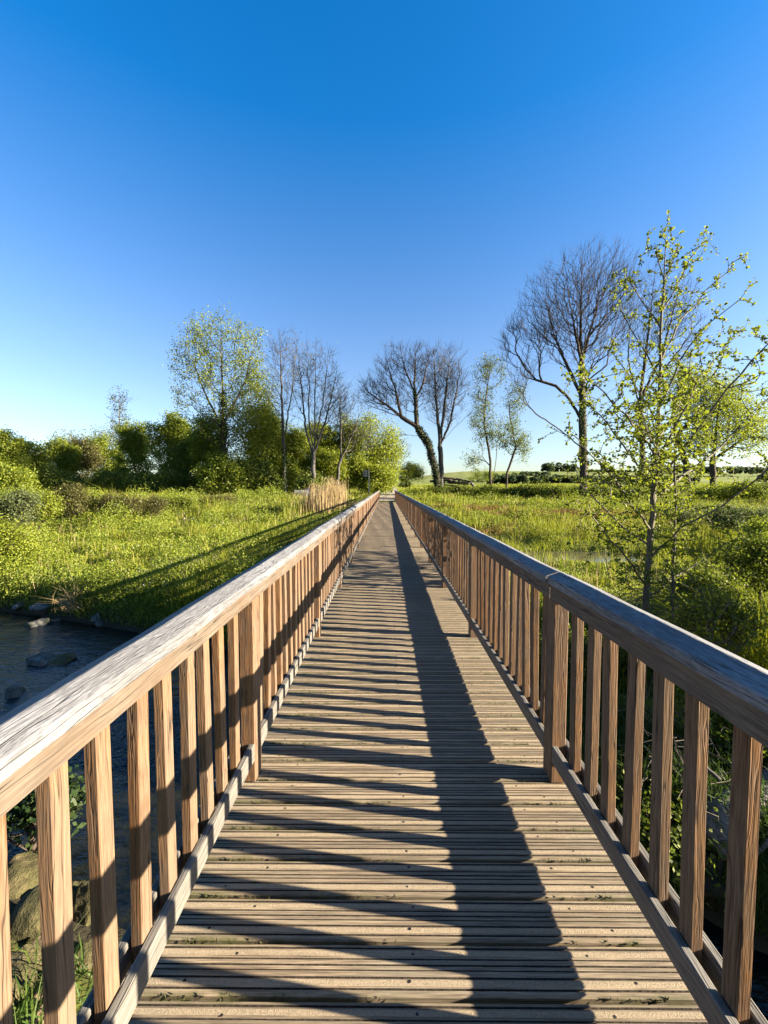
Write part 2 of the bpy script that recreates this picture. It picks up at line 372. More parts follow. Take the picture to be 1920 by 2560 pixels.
for i in range(NP):
    y = .5*PIT+i*PIT+PH-PIT
    if y < .9-.3 and i < 4 and False: continue
    if 4 <= i < 104:
        o = link('plank', variants[random.randrange(6)], PM, br, (random.uniform(-.006, .006), y, random.uniform(-.0015, .0015)), (random.uniform(-.0008, .0008), 0, random.uniform(-.0012, .0012)))
    else: plank_bm(y, far_bm, False, -.86+random.uniform(-.006, .006), 1.02)
for e in range(-14, 0): plank_bm(.5*PIT+e*PIT+PH-PIT, far_bm, False)
o = from_bm('plank', far_bm, PM, br); o['kind'] = 'stuff'; o['label'] = 'rows of deck planks far along the bridge'
# posts, balusters, rails: side = +1 right, -1 left ; u is the distance outward from the inner post face
def X(side, u): return (XR+u) if side > 0 else (XL-u)
POSTS = [POST0+PSP*k for k in range(-1, 20)]
pbm = rbox(bmesh.new(), .075, .108, .977, (0, 0, .4885), .004); post_me = bpy.data.meshes.new('post'); pbm.to_mesh(post_me); pbm.free(); post_me.materials.append(M['post'])
bbm = rbox(bmesh.new(), .035, .052, .857, (0, 0, .4285), .0025); bal_me = bpy.data.meshes.new('baluster'); bbm.to_mesh(bal_me); bbm.free(); bal_me.materials.append(M['baluster'])
bal = []
def railing(side):
    for y in POSTS:
        link('post', post_me, M['post'], br, (X(side, .0375), y+.054, .001), (0, random.gauss(-.003, .002), math.pi*random.randint(0, 1)))
        # steel bracket that carries the post below deck level
    first = POSTS[0]
    for k in range(-1, len(POSTS)):
        a = (POSTS[k]+.108) if k >= 0 else -1.6; b = POSTS[k+1] if k+1 < len(POSTS) else min(LEN, POSTS[k]+PSP)
        if k+1 >= len(POSTS): b = LEN-.02
        n = 12 if k >= 0 else 10
        if b-a < .5: continue
        for j in range(12 if k >= 0 else 10):
            y = b-.155-.1503*j+random.gauss(0, .002)
            if y > a+.04: bal.append((y, side))
        for u, nm in ((.0012, 'kick_rail'), (.0685, 'kick_rail')):
            bm = rbox(bmesh.new(), .029, (b-a) if u < .01 else (b-a+.104), .090, (0, 0, 0), .004)
            link(nm, None or mesh_of(bm, nm), M['kick'], br, (X(side, u+.0145+(.008 if u > .01 else 0)), (a+b)/2, .165+random.uniform(-.003, .003)))
def mesh_of(bm, nm):
    me = bpy.data.meshes.new(nm); bm.to_mesh(me); bm.free(); return me
railing(1); railing(-1)
bal.sort()
fbm = bmesh.new()
for k, (y, s) in enumerate([b for b in bal if b[0] < .7]+[b for b in bal if b[0] >= .7]):
    pass
near = [b for b in bal if b[0] >= .55][:100]; rest = [b for b in bal if b not in near]
for y, s in near:
    link('baluster', bal_me, M['baluster'], br, (X(s, .0495), y, .124), (random.gauss(0, .004), random.gauss(-.007, .003), math.pi*random.randint(0, 1)+random.gauss(0, .025)))
for y, s in rest: rbox(fbm, .035, .052, .862, (X(s, .0495), y, .552), .0025)
o = from_bm('baluster', fbm, M['baluster'], br); o['kind'] = 'stuff'; o['label'] = 'rows of balusters far along both railings'
def cap_prof(side):
    p = [(-.030, 1.0705), (-.030, 1.099), (-.025, 1.106), (.033, 1.1268), (.037, 1.1275), (.041, 1.1268), (.097, 1.1075), (.102, 1.101), (.102, 1.0705)]
    return [(X(side, u), z) for u, z in p]
def wavy_prism(prof, y0, y1, step=.25, amp=.0022):
    ys_ = np.linspace(y0, y1, max(2, int((y1-y0)/step)+1)); bm = bmesh.new(); rows = []
    for i, y in enumerate(ys_):
        dx, dz = random.gauss(0, amp), random.gauss(0, amp*.6)
        rows.append([bm.verts.new((x+dx, y, z+(dz if z > 1.08 or z < 1.0 else 0))) for x, z in prof])
    n = len(prof)
    for r0, r1 in zip(rows, rows[1:]):
        for i in range(n): bm.faces.new((r0[i], r0[(i+1) % n], r1[(i+1) % n], r1[i]))
    bm.faces.new(rows[0][::-1]); bm.faces.new(rows[-1])
    bmesh.ops.recalc_face_normals(bm, faces=bm.faces); return bm
for side, j0 in ((1, POST0+.02), (-1, POST0+PSP+.02)):
    ys_ = [-1.6]; y = j0
    while y < LEN-1: ys_.append(y); y += 2*PSP
    ys_.append(LEN)
    for a, b in zip(ys_, ys_[1:]):
        dz = random.uniform(-.0035, .0035); dxj = random.uniform(-.003, .003)
        bm = wavy_prism(cap_prof(side), a+.008, b-.006)
        ym = (a+b)/2
        bmesh.ops.translate(bm, verts=bm.verts, vec=(0, -ym, 0)); from_bm('handrail_cap', bm, M['cap'], br, (dxj, ym, dz), (random.uniform(-.0008, .0008), 0, random.uniform(-.0008, .0008)))
        a2, b2 = a+.034 if a > 0 else a, b+.034 if b < LEN else b
        pr = [(X(side, u), z) for u, z in ((0, .980), (0, 1.0692), (.072, 1.0692), (.072, .980), (.068, .977), (.004, .977))]
        bm = wavy_prism(pr, a2+.006, b2-.005, .25, .0008); ym = (a2+b2)/2
        bmesh.ops.translate(bm, verts=bm.verts, vec=(0, -ym, 0)); from_bm('handrail_beam', bm, M['beam'], br, (0, ym, 0))
for x in (-.6, .083, .76):
    from_bm('deck_girder', rbox(bmesh.new(), .14, LEN+1.6, .34, (0, 0, 0), .005), M['steel'], br, (x, (LEN-1.6)/2, -.042-.17))
def moss():
    n = 4200; k = rng.integers(0, 34, n); y = k*PIT+PH+rng.uniform(-.008, .008, n)
    x = np.where(rng.random(n) < .72, -.70+rng.random(n)**1.5*.75, .87-rng.random(n)**2*.25)
    z = rng.uniform(-.012, -.001, n); P = np.stack([x, y, z], -1)
    return blades(P, .011, .0035, lean=.7)
def blades(P, h, wd, lean=.35, bend=False, hv=.4):
    n = len(P); a = rng.random(n)*2*math.pi; hh = np.asarray(h)*(1+hv*(rng.random(n)*2-1)); ww = np.asarray(wd)*(.7+.6*rng.random(n))
    sx = np.stack([np.cos(a), np.sin(a), 0*a], -1)*ww[:, None]/2
    b = rng.random(n)*2*math.pi; l = rng.random(n)*lean
    d = np.stack([np.cos(b)*l, np.sin(b)*l, np.sqrt(np.clip(1-l*l, .05, 1))], -1)*hh[:, None]
    if not bend:
        V = np.stack([P-sx, P+sx, P+d], 1).reshape(-1, 3); return V, [(np.arange(3*n).reshape(n, 3), 0)]
    mid = P+d*.55+np.array([0, 0, .06])*hh[:, None]; tip = P+d*np.array([1.5, 1.5, .95])
    V = np.stack([P-sx, P+sx, mid+sx*.8, mid-sx*.8, tip], 1).reshape(-1, 3); b0 = np.arange(n)*5
    # one island per blade
    return V, [(np.stack([b0, b0+1, b0+2, b0+3], -1), 0), (np.stack([b0+3, b0+2, b0+4], -1), 0)]
V, G = moss(); o = link('moss', np_mesh('moss', V, G), M['moss'], br); o['kind'] = 'stuff'

# ------------------------------------------------------------------ vegetation engine
def unit(v): return v/np.maximum(np.linalg.norm(v, axis=-1, keepdims=True), 1e-9)
def leaves(P, size, aspect=.6, up=.0, hexa=False, dirs=None, nrm=None):
    n = len(P); s = np.asarray(size)*(.65+.7*rng.random(n)) if np.ndim(size) == 0 else size
    a = unit(rng.normal(size=(n, 3))+np.array([0, 0, up])) if dirs is None else unit(dirs+rng.normal(size=(n, 3))*.5)
    q = unit(rng.normal(size=(n, 3)))
    if nrm is not None: q = unit(nrm*.6+q); a = unit(np.cross(q, a))
    b = unit(np.cross(a, q)); s = s[:, None]
    if not hexa:
        V = np.stack([P-a*s/2, P+b*s*aspect/2, P+a*s/2, P-b*s*aspect/2], 1).reshape(-1, 3)
        return V, [(np.arange(4*n).reshape(n, 4), 0)]
    nrm = np.cross(a, b)*s
    V = np.stack([P, P+a*s*.3+b*s*aspect*.46+nrm*.08, P+a*s*.7+b*s*aspect*.42+nrm*.08, P+a*s, P+a*s*.7-b*s*aspect*.42+nrm*.08, P+a*s*.3-b*s*aspect*.46+nrm*.08], 1).reshape(-1, 3)
    k = np.arange(n)*6
    return V, [(np.stack([k, k+1, k+2, k+3], -1), 0), (np.stack([k, k+3, k+4, k+5], -1), 0)]
def tubes(A, B, ra, rb, sides):
    """prisms A->B"""
    n = len(A); d = unit(B-A); ref = np.where(np.abs(d[:, 2:3]) < .9, np.array([[0, 0, 1.]]), np.array([[1., 0, 0]]))
    u = unit(np.cross(d, ref)); v = np.cross(d, u); an = np.arange(sides)*2*math.pi/sides
    ring = u[:, None]*np.cos(an)[None, :, None]+v[:, None]*np.sin(an)[None, :, None]
    Va = A[:, None]+ring*ra[:, None, None]; Vb = B[:, None]+ring*rb[:, None, None]
    V = np.concatenate([Va, Vb], 1).reshape(-1, 3); base = np.arange(n)[:, None]*2*sides; i = np.arange(sides); j = (i+1) % sides
    F = np.stack([base+i, base+j, base+sides+j, base+sides+i], -1).reshape(-1, 4)
    return V, [(F, 0)]
def merge(parts):
    Vs, Gs, o = [], [], 0
    for V, G, m in parts:
        if len(V) == 0: continue
        Vs.append(V)
        for F, _ in G: Gs.append((F+o, m))
        o += len(V)
    return np.concatenate(Vs), Gs
class Tree:
    def __init__(s, root):
        s.P = np.zeros((60000, 3)); s.par = np.full(60000, -1); s.L = np.zeros(60000); s.n = 1; s.P[0] = root; s.tips = []; s.skel = 1
    def addn(s, p, par):
        k = s.n; s.P[k] = p; s.par[k] = par; s.L[k] = s.L[par]+np.linalg.norm(p-s.P[par]); s.n += 1; return k
    def limb(s, pts, step=.5, jit=.03):
        pts = [np.array(p, float) for p in pts]
        k = int(np.argmin(np.linalg.norm(s.P[:s.n]-pts[0], axis=1))); prev = s.P[k].copy()
        for p in pts[1:]:
            m = max(1, int(np.linalg.norm(p-prev)/step))
            for i in range(1, m+1):
                q = prev+(p-prev)*i/m
                if i < m: q = q+rng.normal(size=3)*jit
                k = s.addn(q, k)
            prev = p
        s.tips.extend([k]*getattr(s, 'lw', 1)); s.skel = s.n
        return k
    def grow(s, T, w=.45, up=.6, step=.5, curve=.25, jit=.04):
        base = s.P[0]; order = np.argsort([np.min(np.linalg.norm(s.P[:s.n]-t, axis=1)) for t in T])
        for ti in order:
            t = T[ti]; Q = s.P[:s.n]; d = t-Q; dist = np.linalg.norm(d, axis=1)
            cost = dist+w*s.L[:s.n]+up*np.maximum(0, .35*dist-d[:, 2])
            k = int(np.argmin(cost)); dd = dist[k]
            if dd < .02: continue
            m = max(2, int(dd/step)); a = s.P[k].copy(); pk = s.par[k]
            pd = unit(a-s.P[pk]) if pk >= 0 else np.array([0, 0, 1.])
            out = d[k]/dd; hz = np.array([out[0], out[1], out[2]*.2]); c1 = a+unit(pd*.7+out*.6+hz*.25)*dd*.35
            c2 = t-unit(out+np.array([0, 0, curve*1.6]))*dd*.3
            kk = k
            for i in range(1, m+1):
                u = i/m; q = a*(1-u)**3+3*c1*u*(1-u)**2+3*c2*u*u*(1-u)+t*u**3
                if i < m: q = q+rng.normal(size=3)*jit*dd*.25
                kk = s.addn(q, kk)
            s.tips.append(kk)
    def mesh_parts(s, r0, rt, split, taper_twigs=(0, 0, 0), spread=.8):
        n = s.n; c = np.zeros(n)
        for k in s.tips: c[k] += 1
        for k in range(n-1, 0, -1): c[s.par[k]] += max(c[k], .5) if c[k] == 0 else c[k]
        p = math.log(r0/rt)/math.log(max(3, c[0])); r = rt*np.maximum(c, 1)**p
        k = np.arange(1, n); A = s.P[s.par[1:n]]; B = s.P[k]; rb = r[k]; ra = np.minimum(r[s.par[1:n]], rb*1.25)
        ra[s.par[1:n] == 0] = r0*1.12
        thick = rb > split
        tr = tubes(A[thick]-unit(B[thick]-A[thick])*rb[thick][:, None]*.3, B[thick], ra[thick], rb[thick], 8) if thick.any() else (np.zeros((0, 3)), [])
        th = tubes(A[~thick], B[~thick], ra[~thick], rb[~thick], 4) if (~thick).any() else (np.zeros((0, 3)), [])
        nt_, ln, rr = taper_twigs; tw = (np.zeros((0, 3)), []); ends = s.P[s.tips]
        if nt_:
            tp = np.array(s.tips); P0 = np.repeat(s.P[tp], nt_, 0); dr = unit(s.P[tp]-s.P[s.par[tp]]); dr = np.repeat(dr, nt_, 0)
            # start some of them a bit further back on the branch
            back = np.repeat(s.P[s.par[tp]], nt_, 0); f = rng.random((len(P0), 1))*.9; P0 = P0*(1-f)+back*f
            dr = unit(dr+rng.normal(size=P0.shape)*spread*.5+np.array([0, 0, .25])); l = ln*(.5+rng.random((len(P0), 1)))
            M1 = P0+dr*l*.5; P1 = M1+unit(dr+rng.normal(size=P0.shape)*.15+np.array([0, 0, .25]))*l*.5; r1 = np.full(len(P0), rr)
            v1 = tubes(P0, M1, r1, r1*.8, 3); v2 = tubes(M1, P1, r1*.8, r1*.4, 3); tw = merge([(v1[0], v1[1], 0), (v2[0], v2[1], 0)])
            ends = np.concatenate([P1, M1])
        s.ends = ends
        return tr, th, tw
def ell(cs, n, shell=.45, Y=None, depth=1.0):
    """random points in ellipsoids given as (px,py,rx,ry) at depth Y"""
    area = np.array([c[2]*c[3] for c in cs], float); area /= area.sum(); out = []
    for c, a in zip(cs, area):
        m = max(1, int(round(n*a))); d = unit(rng.normal(size=(m, 3))); r = (shell+(1-shell)*rng.random((m, 1))**.6)
        k = Y/FPX; rad = np.array([c[2]*k, c[2]*k*depth, c[3]*k]); out.append(at(c[0], c[1], Y)+d*r*rad)
    return np.concatenate(out)
def make_tree(name, label, cat, Y, base, crown, ntips, r0, rt=.012, limbs=(), bark='bark', leaf=None, nleaf=0, lsize=.1, clump=.35, twigs=(0, 0, 0), split=.05,
              w=.45, up=.6, shell=.45, depth=.9, group=None, ivy=None, curve=.25, spread=.8, step=.6, parts=('trunk', 'crown'), dlimb=.0, sink=.3, jit=.04, aspect=.6, drop=None):
    b = at(base[0], base[1], Y); gz = float(ground(b[0], Y)); b[2] = gz-sink
    s = Tree(b); s.lw = 5 if ntips > 600 else 1
    for L in limbs:
        off = rng.normal()*dlimb; pts = [at(p[0], p[1], Y+(p[2] if len(p) > 2 else off*i/max(1, len(L)-1))) for i, p in enumerate(L)]
        if len(L[0]) == 2 and L[0] == base: pts[0] = b
        s.limb(pts, step, jit)
    T = ell(crown, ntips, shell, Y, depth); T[:, 2] = np.maximum(T[:, 2], gz+.1+.5*rng.random(len(T)))
    s.grow(T, w, up, step, curve, jit)
    tr, th, tw = s.mesh_parts(r0, rt, split, twigs, spread)
    root = empty(name, (b[0], b[1], gz), label, cat, group); o3 = np.array([b[0], b[1], gz])
    if len(tr[0]): link(parts[0], np_mesh(parts[0], tr[0]-o3, tr[1], True), M[bark], root)
    pr = [(th[0], th[1], 0), (tw[0], tw[1], 0)]
    if leaf:
        e = s.ends; P = e[rng.integers(0, len(e), nleaf)]+rng.normal(size=(nleaf, 3))*clump*np.array([1, 1, .8])
        P = P[P[:, 2] > gz]
        cen = T.mean(0); ext = T.std(0)+.1; V, G = leaves(P, lsize, aspect, nrm=unit((P-cen)/ext)+np.array([0, 0, .45])); pr.append((V, G, 1))
    V, G = merge(pr); link(parts[1], np_mesh(parts[1], V-o3, G), [M[bark], M[leaf or 'leaf_mid']], root)
    if ivy:                                          # ivy sleeves: (polyline, radius, count)
        for line, rad, cnt in ivy:
            pts = np.array([at(p[0], p[1], Y) for p in line]); t = rng.random(cnt)*(len(pts)-1.001); i = t.astype(int); f = (t-i)[:, None]
            P = pts[i]*(1-f)+pts[i+1]*f+unit(rng.normal(size=(cnt, 3)))*rad*(.5+.6*rng.random((cnt, 1)))
            V, G = leaves(P, .16, .8); link('ivy', np_mesh('ivy', V-o3, G), M['ivy'], root)
    return root, s

VEG = True
exec_trees = []
# ---- left side, beyond the meadow
def bush(label, Y, px, py, rx, ry, leaf, n, ls, group='shrubs and bushes along the valley', ntips=None, name='bush', cat='bush', clump=None, base=None, extra=(), bark='bark', shell=.5, twigs=(0, 0, 0), depth=.8):
    k = Y/FPX; cr = [(px, py+ry*.1, rx*.6, ry*.6)]+list(extra)
    for _ in range(9):
        f = rng.uniform(.26, .5); a_ = rng.uniform(-.25*math.pi, 1.25*math.pi); cr.append((px+rx*(1-f)*math.cos(a_), py-ry*(1-f)*math.sin(a_)*rng.uniform(.8, 1.05), rx*f, ry*f))
    nt_ = ntips or 70; cl = clump or max(.12, .16*min(rx, ry)*k)
    return make_tree(name, label, cat, Y, base or (px, py+ry*.9), cr, nt_, .03+.012*ry*k, .008, leaf=leaf, nleaf=n, lsize=ls, clump=cl, split=.022, step=.3*max(1, ry*k/2), bark=bark, group=group, parts=('stem', 'foliage'), shell=shell, sink=.1, twigs=twigs, depth=depth)

make_tree('leafy_tree', 'tall airy tree with sparse pale green leaves and ivied trunk, highest on the left bank', 'tree', 50, (555, 1245),
          [(560, 880, 100, 90), (490, 930, 60, 110), (620, 900, 50, 90), (560, 1010, 110, 110), (520, 830, 60, 40)], 420, .26, .012,
          limbs=[[(555, 1245), (558, 1100), (556, 960), (552, 800)], [(556, 1080), (520, 1000), (480, 900)], [(557, 1060), (610, 960), (640, 850)], [(556, 1000), (505, 920), (440, 880)]],
          leaf='leaf_mid', nleaf=12500, lsize=.21, clump=.30, twigs=(3, 1.0, .012), shell=.15, ivy=[([(555, 1230), (558, 1100), (556, 980)], .55, 3500)])
make_tree('leafy_tree', 'bushy olive yellow tree with many thin upright stems just right of the tall airy tree', 'tree', 53, (640, 1245),
          [(640, 990, 55, 60), (620, 1080, 70, 80), (655, 1100, 60, 90)], 260, .2, .012, limbs=[[(640, 1245), (638, 1100), (640, 960)], [(600, 1240), (604, 1080), (610, 980)]],
          leaf='leaf_bright', nleaf=19000, lsize=.21, clump=.5, twigs=(2, .9, .012), shell=.2)
make_tree('bare_tree', 'slender bare tree with ivy around its lower trunk, left of the many stemmed bare tree', 'tree', 52, (713, 1245),
          [(700, 870, 30, 50), (690, 950, 36, 90), (730, 900, 30, 80), (705, 1020, 34, 70)], 300, .2, .009,
          limbs=[[(713, 1245), (710, 1130), (704, 980), (700, 830)], [(712, 1100), (730, 980), (742, 860)]], twigs=(4, 1.1, .010), w=.2, up=1.6, shell=.1,
          ivy=[([(713, 1235), (711, 1120)], .38, 1600)], leaf='leaf_pale', nleaf=350, lsize=.16, bark='bark_light')
make_tree('bare_tree', 'bare many stemmed vase shaped tree standing behind the straw coloured reeds', 'tree', 47, (785, 1245),
          [(790, 930, 62, 80), (750, 960, 40, 90), (840, 1000, 40, 80), (800, 1030, 66, 70)], 520, .24, .009,
          limbs=[[(785, 1245), (783, 1160), (786, 1080), (790, 860)], [(784, 1150), (762, 1060), (748, 900)], [(785, 1140), (815, 1050), (842, 930)], [(785, 1130), (772, 1040), (770, 870)], [(786, 1120), (808, 1000), (822, 880)]],
          twigs=(4, 1.0, .010), w=.2, up=1.5, shell=.1, leaf='leaf_pale', nleaf=700, lsize=.15, bark='bark_light')
make_tree('bare_tree', 'spreading bare tree leaning over the yellow green tree left of the path', 'tree', 56, (840, 1225),
          [(880, 1040, 60, 60), (840, 1000, 50, 60), (900, 1090, 50, 50)], 260, .2, .011, limbs=[[(840, 1225), (848, 1160), (880, 1090), (905, 1020)], [(848, 1150), (852, 1080), (850, 980)]],
          twigs=(3, 1.1, .011), w=.25, up=.8, shell=.15, leaf='olive', nleaf=900, lsize=.16, bark='bark_light')
make_tree('round_tree', 'broad round yellow green tree overhanging the left edge of the gravel path', 'tree', 62, (930, 1240),
          [(930, 1110, 60, 65), (965, 1150, 35, 50), (900, 1150, 55, 70), (985, 1130, 20, 25), (940, 1190, 60, 40)], 420, .35, .014, leaf='leaf_bright', nleaf=26000, lsize=.24, clump=.55, shell=.55, twigs=(2, .9, .012))
for i, (px, py, rx, ry, Y, lf, n, lab) in enumerate([
    (655, 1090, 48, 105, 58, 'leaf_bright', 11000, 'tall yellow green leafy tree filling the space right of the ivied airy tree'),
    (722, 1135, 46, 80, 58, 'leaf_mid', 8000, 'leafy tree standing behind the slender ivied bare tree'),
    (785, 1135, 46, 76, 61, 'leaf_bright', 9000, 'yellow green tree seen through the many stemmed bare tree'),
    (850, 1120, 50, 76, 61, 'leaf_bright', 10000, 'yellow green tree between the many stemmed bare tree and the round path tree'),
    (525, 1125, 46, 100, 53.5, 'leaf_mid', 9000, 'leafy tree packed around the left side of the ivied airy tree'),
    (330, 1150, 40, 95, 60, 'leaf_mid', 9000, 'mid green bushy tree, left flank of the tall dome shaped thicket'),
    (415, 1125, 62, 92, 58, 'leaf_mid', 15000, 'tall dome shaped green willow thicket left of the tall airy tree'),
    (480, 1170, 50, 70, 55, 'leaf_dark', 9000, 'dark green bush filling the foot of the tall airy tree'),
    (560, 1200, 60, 55, 49, 'leaf_mid', 9000, 'mid green bush around the ivied trunk of the tall airy tree'),
    (640, 1200, 55, 52, 50, 'leaf_dark', 8000, 'dark green bush under the olive yellow stems'),
    (700, 1195, 45, 50, 54, 'leaf_mid', 6500, 'leafy bush behind the slender ivied bare tree'),
    (745, 1195, 38, 55, 58, 'leaf_bright', 6000, 'yellow green bush in the gap between the two bare trees'),
    (820, 1180, 45, 62, 58, 'leaf_bright', 9500, 'bright yellow green bush just right of the many stemmed bare tree'),
    (875, 1185, 45, 50, 59, 'leaf_bright', 9000, 'bright yellow green bush right behind the dark signpost'),
    (935, 1205, 42, 36, 58, 'leaf_bright', 8000, 'low yellow green bush at the left verge of the gravel path'),
    (775, 1225, 40, 28, 48, 'leaf_dark', 4500, 'low dark bush behind the top of the reeds'),
    (265, 1160, 50, 70, 66, 'leaf_mid', 8000, 'mid green tree with a loose crown below the thin far poplar'),
    (205, 1150, 40, 66, 64, 'olive', 7000, 'olive tree with a feathery crown, third from the left edge'),
    (150, 1160, 42, 62, 62, 'leaf_mid', 7500, 'green tree with a ragged top, second from the left edge'),
    (60, 1165, 60, 62, 56, 'leaf_mid', 11000, 'rounded green tree in the left background near the picture edge'),
    (0, 1150, 60, 75, 52, 'leaf_mid', 10000, 'large rounded tree cut by the left picture edge'),
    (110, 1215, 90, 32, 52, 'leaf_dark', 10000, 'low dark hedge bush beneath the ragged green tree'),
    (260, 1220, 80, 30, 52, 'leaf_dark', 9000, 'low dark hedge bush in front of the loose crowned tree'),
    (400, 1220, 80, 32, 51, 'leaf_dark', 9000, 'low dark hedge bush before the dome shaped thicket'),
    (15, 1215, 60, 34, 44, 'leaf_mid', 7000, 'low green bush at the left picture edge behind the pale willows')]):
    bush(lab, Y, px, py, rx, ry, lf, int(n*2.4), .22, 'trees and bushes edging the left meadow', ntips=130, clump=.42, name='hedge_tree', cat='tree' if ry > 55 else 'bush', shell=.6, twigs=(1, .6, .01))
make_tree('thin_poplar', 'thin far off poplar with a narrow see through crown rising above the left hedge', 'tree', 90, (300, 1190),
          [(300, 1010, 20, 40), (298, 1080, 24, 50), (318, 1090, 20, 30)], 130, .2, .02, limbs=[[(300, 1190), (300, 1100), (297, 975)], [(306, 1170), (312, 1120), (322, 1060)]], twigs=(3, 1.4, .018), w=.1, up=1.5, shell=.1, leaf='leaf_far', nleaf=1400, lsize=.32, clump=.3, bark='bark_light')
for px, py, rx, ry, lab in ((175, 1120, 50, 40, 'hazy spring tree peeping over the far left hedge'), (265, 1110, 40, 40, 'hazy bare spring tree left of the thin poplar'), (350, 1115, 40, 40, 'hazy bare spring tree right of the thin poplar')):
    make_tree('far_tree', lab, 'tree', 100, (px, 1195), [(px, py, rx, ry)], 90, .25, .02, twigs=(3, 1.6, .018), shell=.2, leaf='leaf_pale', nleaf=1500, lsize=.35, clump=.5, bark='bark_light')
# ---- centre
make_tree('small_bare_tree', 'small forked bare tree at the left verge far along the path', 'tree', 78, (980, 1222), [(985, 1130, 22, 35), (1005, 1130, 22, 30), (975, 1160, 14, 25)], 100, .22, .012,
          limbs=[[(980, 1222), (978, 1180), (972, 1120)], [(982, 1222), (990, 1170), (1002, 1115)]], twigs=(3, 1., .012), w=.2, up=1., bark='bark_light')
bush('round fresh green bush standing alone right of the gravel path', 66, 1025, 1190, 30, 26, 'leaf_bright', 8000, .17, ntips=130, clump=.3, name='round_bush', shell=.6, twigs=(2, .7, .012))
bush('low dark green bush at the far right verge of the gravel path', 75, 1012, 1210, 18, 10, 'leaf_dark', 2500, .16, ntips=60)
make_tree('leaning_tree', 'bare tree with an ivy wrapped trunk leaning left over the path', 'tree', 50, (1098, 1245),
          [(955, 970, 55, 65), (1000, 915, 60, 60), (1045, 905, 40, 50), (925, 985, 34, 40), (990, 990, 60, 50), (1060, 950, 34, 70)], 950, .38, .009,
          limbs=[[(1098, 1245), (1090, 1180), (1070, 1110), (1042, 1066), (1003, 1042), (955, 1005), (915, 975)], [(1044, 1068), (1040, 1025), (1036, 960), (1040, 880)], [(1003, 1042), (990, 980), (965, 900)], [(1038, 1000), (1060, 950), (1072, 890)], [(1066, 1085), (1040, 1090), (1005, 1088)], [(1037, 985), (1015, 930), (1000, 870)]],
          twigs=(4, .9, .009), w=.4, up=1.1, shell=.1, ivy=[([(1098, 1240), (1088, 1175), (1070, 1108), (1046, 1070)], .55, 4200), ([(1042, 1060), (1040, 1025), (1037, 975)], .3, 900)], split=.07)
make_tree('upright_bare_tree', 'straight bare tree with a fan of fine branches directly right of the leaning ivied tree', 'tree', 52, (1104, 1240),
          [(1115, 930, 55, 75), (1090, 960, 40, 80), (1140, 960, 36, 60), (1110, 1020, 50, 60)], 800, .32, .009,
          limbs=[[(1104, 1240), (1102, 1150), (1098, 1080), (1090, 1000), (1085, 880)], [(1102, 1110), (1112, 1010), (1125, 880)], [(1103, 1120), (1128, 1050), (1150, 930)], [(1108, 1110), (1140, 1065), (1175, 1035)]],
          twigs=(4, 1.0, .009), w=.35, up=1.4, shell=.1, split=.07, bark='bark_light')
make_tree('slender_leafy_tree', 'slender wavy tree with small grey green leaves, left one of the thin pair', 'tree', 50, (1228, 1240),
          [(1225, 930, 40, 42), (1205, 1000, 28, 50), (1215, 1080, 42, 60), (1190, 1150, 24, 25)], 190, .16, .01,
          limbs=[[(1228, 1240), (1224, 1140), (1210, 1060), (1215, 990), (1228, 900)], [(1232, 1235), (1240, 1150), (1246, 1090)], [(1225, 1170), (1205, 1140), (1180, 1130)]], twigs=(4, .9, .01), leaf='leaf_dark', nleaf=6500, lsize=.16, clump=.24, shell=.1, w=.3)
make_tree('slender_leafy_tree', 'slender kinked tree with small grey green leaves, right one of the thin pair', 'tree', 51, (1263, 1240),
          [(1285, 1010, 26, 40), (1278, 1090, 32, 50), (1300, 1120, 22, 40)], 130, .14, .01,
          limbs=[[(1263, 1240), (1268, 1180), (1290, 1120), (1276, 1050), (1268, 975)]], twigs=(4, .9, .01), leaf='leaf_dark', nleaf=5000, lsize=.16, clump=.24, shell=.1, w=.3)
# ---- right, big
make_tree('big_bare_tree', 'huge bare tree with a thick straight trunk and a low limb sweeping out left', 'tree', 44, (1459, 1240),
          [(1390, 760, 90, 100), (1480, 720, 90, 110), (1550, 740, 55, 110), (1350, 840, 70, 70), (1470, 840, 110, 80), (1266, 870, 20, 60), (1310, 940, 34, 46), (1290, 820, 24, 40)], 2300, .42, .009,
          limbs=[[(1459, 1240), (1459, 1150), (1457, 1040), (1455, 930), (1452, 820), (1455, 660)], [(1457, 1120), (1400, 1075), (1340, 1035), (1290, 980), (1272, 930), (1258, 840)],
                 [(1456, 1050), (1425, 1000), (1390, 965), (1340, 950), (1310, 910)], [(1455, 1000), (1420, 920), (1385, 840), (1350, 700)], [(1456, 1030), (1470, 940), (1500, 860), (1530, 700)],
                 [(1458, 1060), (1490, 1000), (1540, 970), (1590, 900)], [(1420, 920), (1370, 880), (1310, 820)], [(1454, 900), (1430, 790), (1410, 640)], [(1480, 900), (1490, 780), (1500, 620)], [(1458, 1180), (1478, 1160), (1500, 1130)]],
          twigs=(3, 1.05, .0085), w=.5, up=1.3, shell=.1, split=.08, dlimb=2.5, spread=.6, ivy=[([(1459, 1110), (1458, 1050), (1456, 1000)], .42, 500)])
make_tree('big_bare_tree', 'tall dark trunked bare tree mostly hidden behind the leafy sapling', 'tree', 70, (1605, 1225),
          [(1640, 760, 80, 110), (1690, 780, 70, 90), (1620, 860, 80, 90), (1730, 860, 50, 70)], 1500, .42, .009,
          limbs=[[(1605, 1225), (1606, 1120), (1600, 1000), (1615, 880), (1640, 660)], [(1603, 1020), (1570, 900), (1580, 740)], [(1604, 1000), (1650, 900), (1700, 720)], [(1608, 980), (1680, 900), (1750, 800)]],
          twigs=(3, 1.1, .0095), w=.5, up=1.3, shell=.1, split=.08, dlimb=2.)
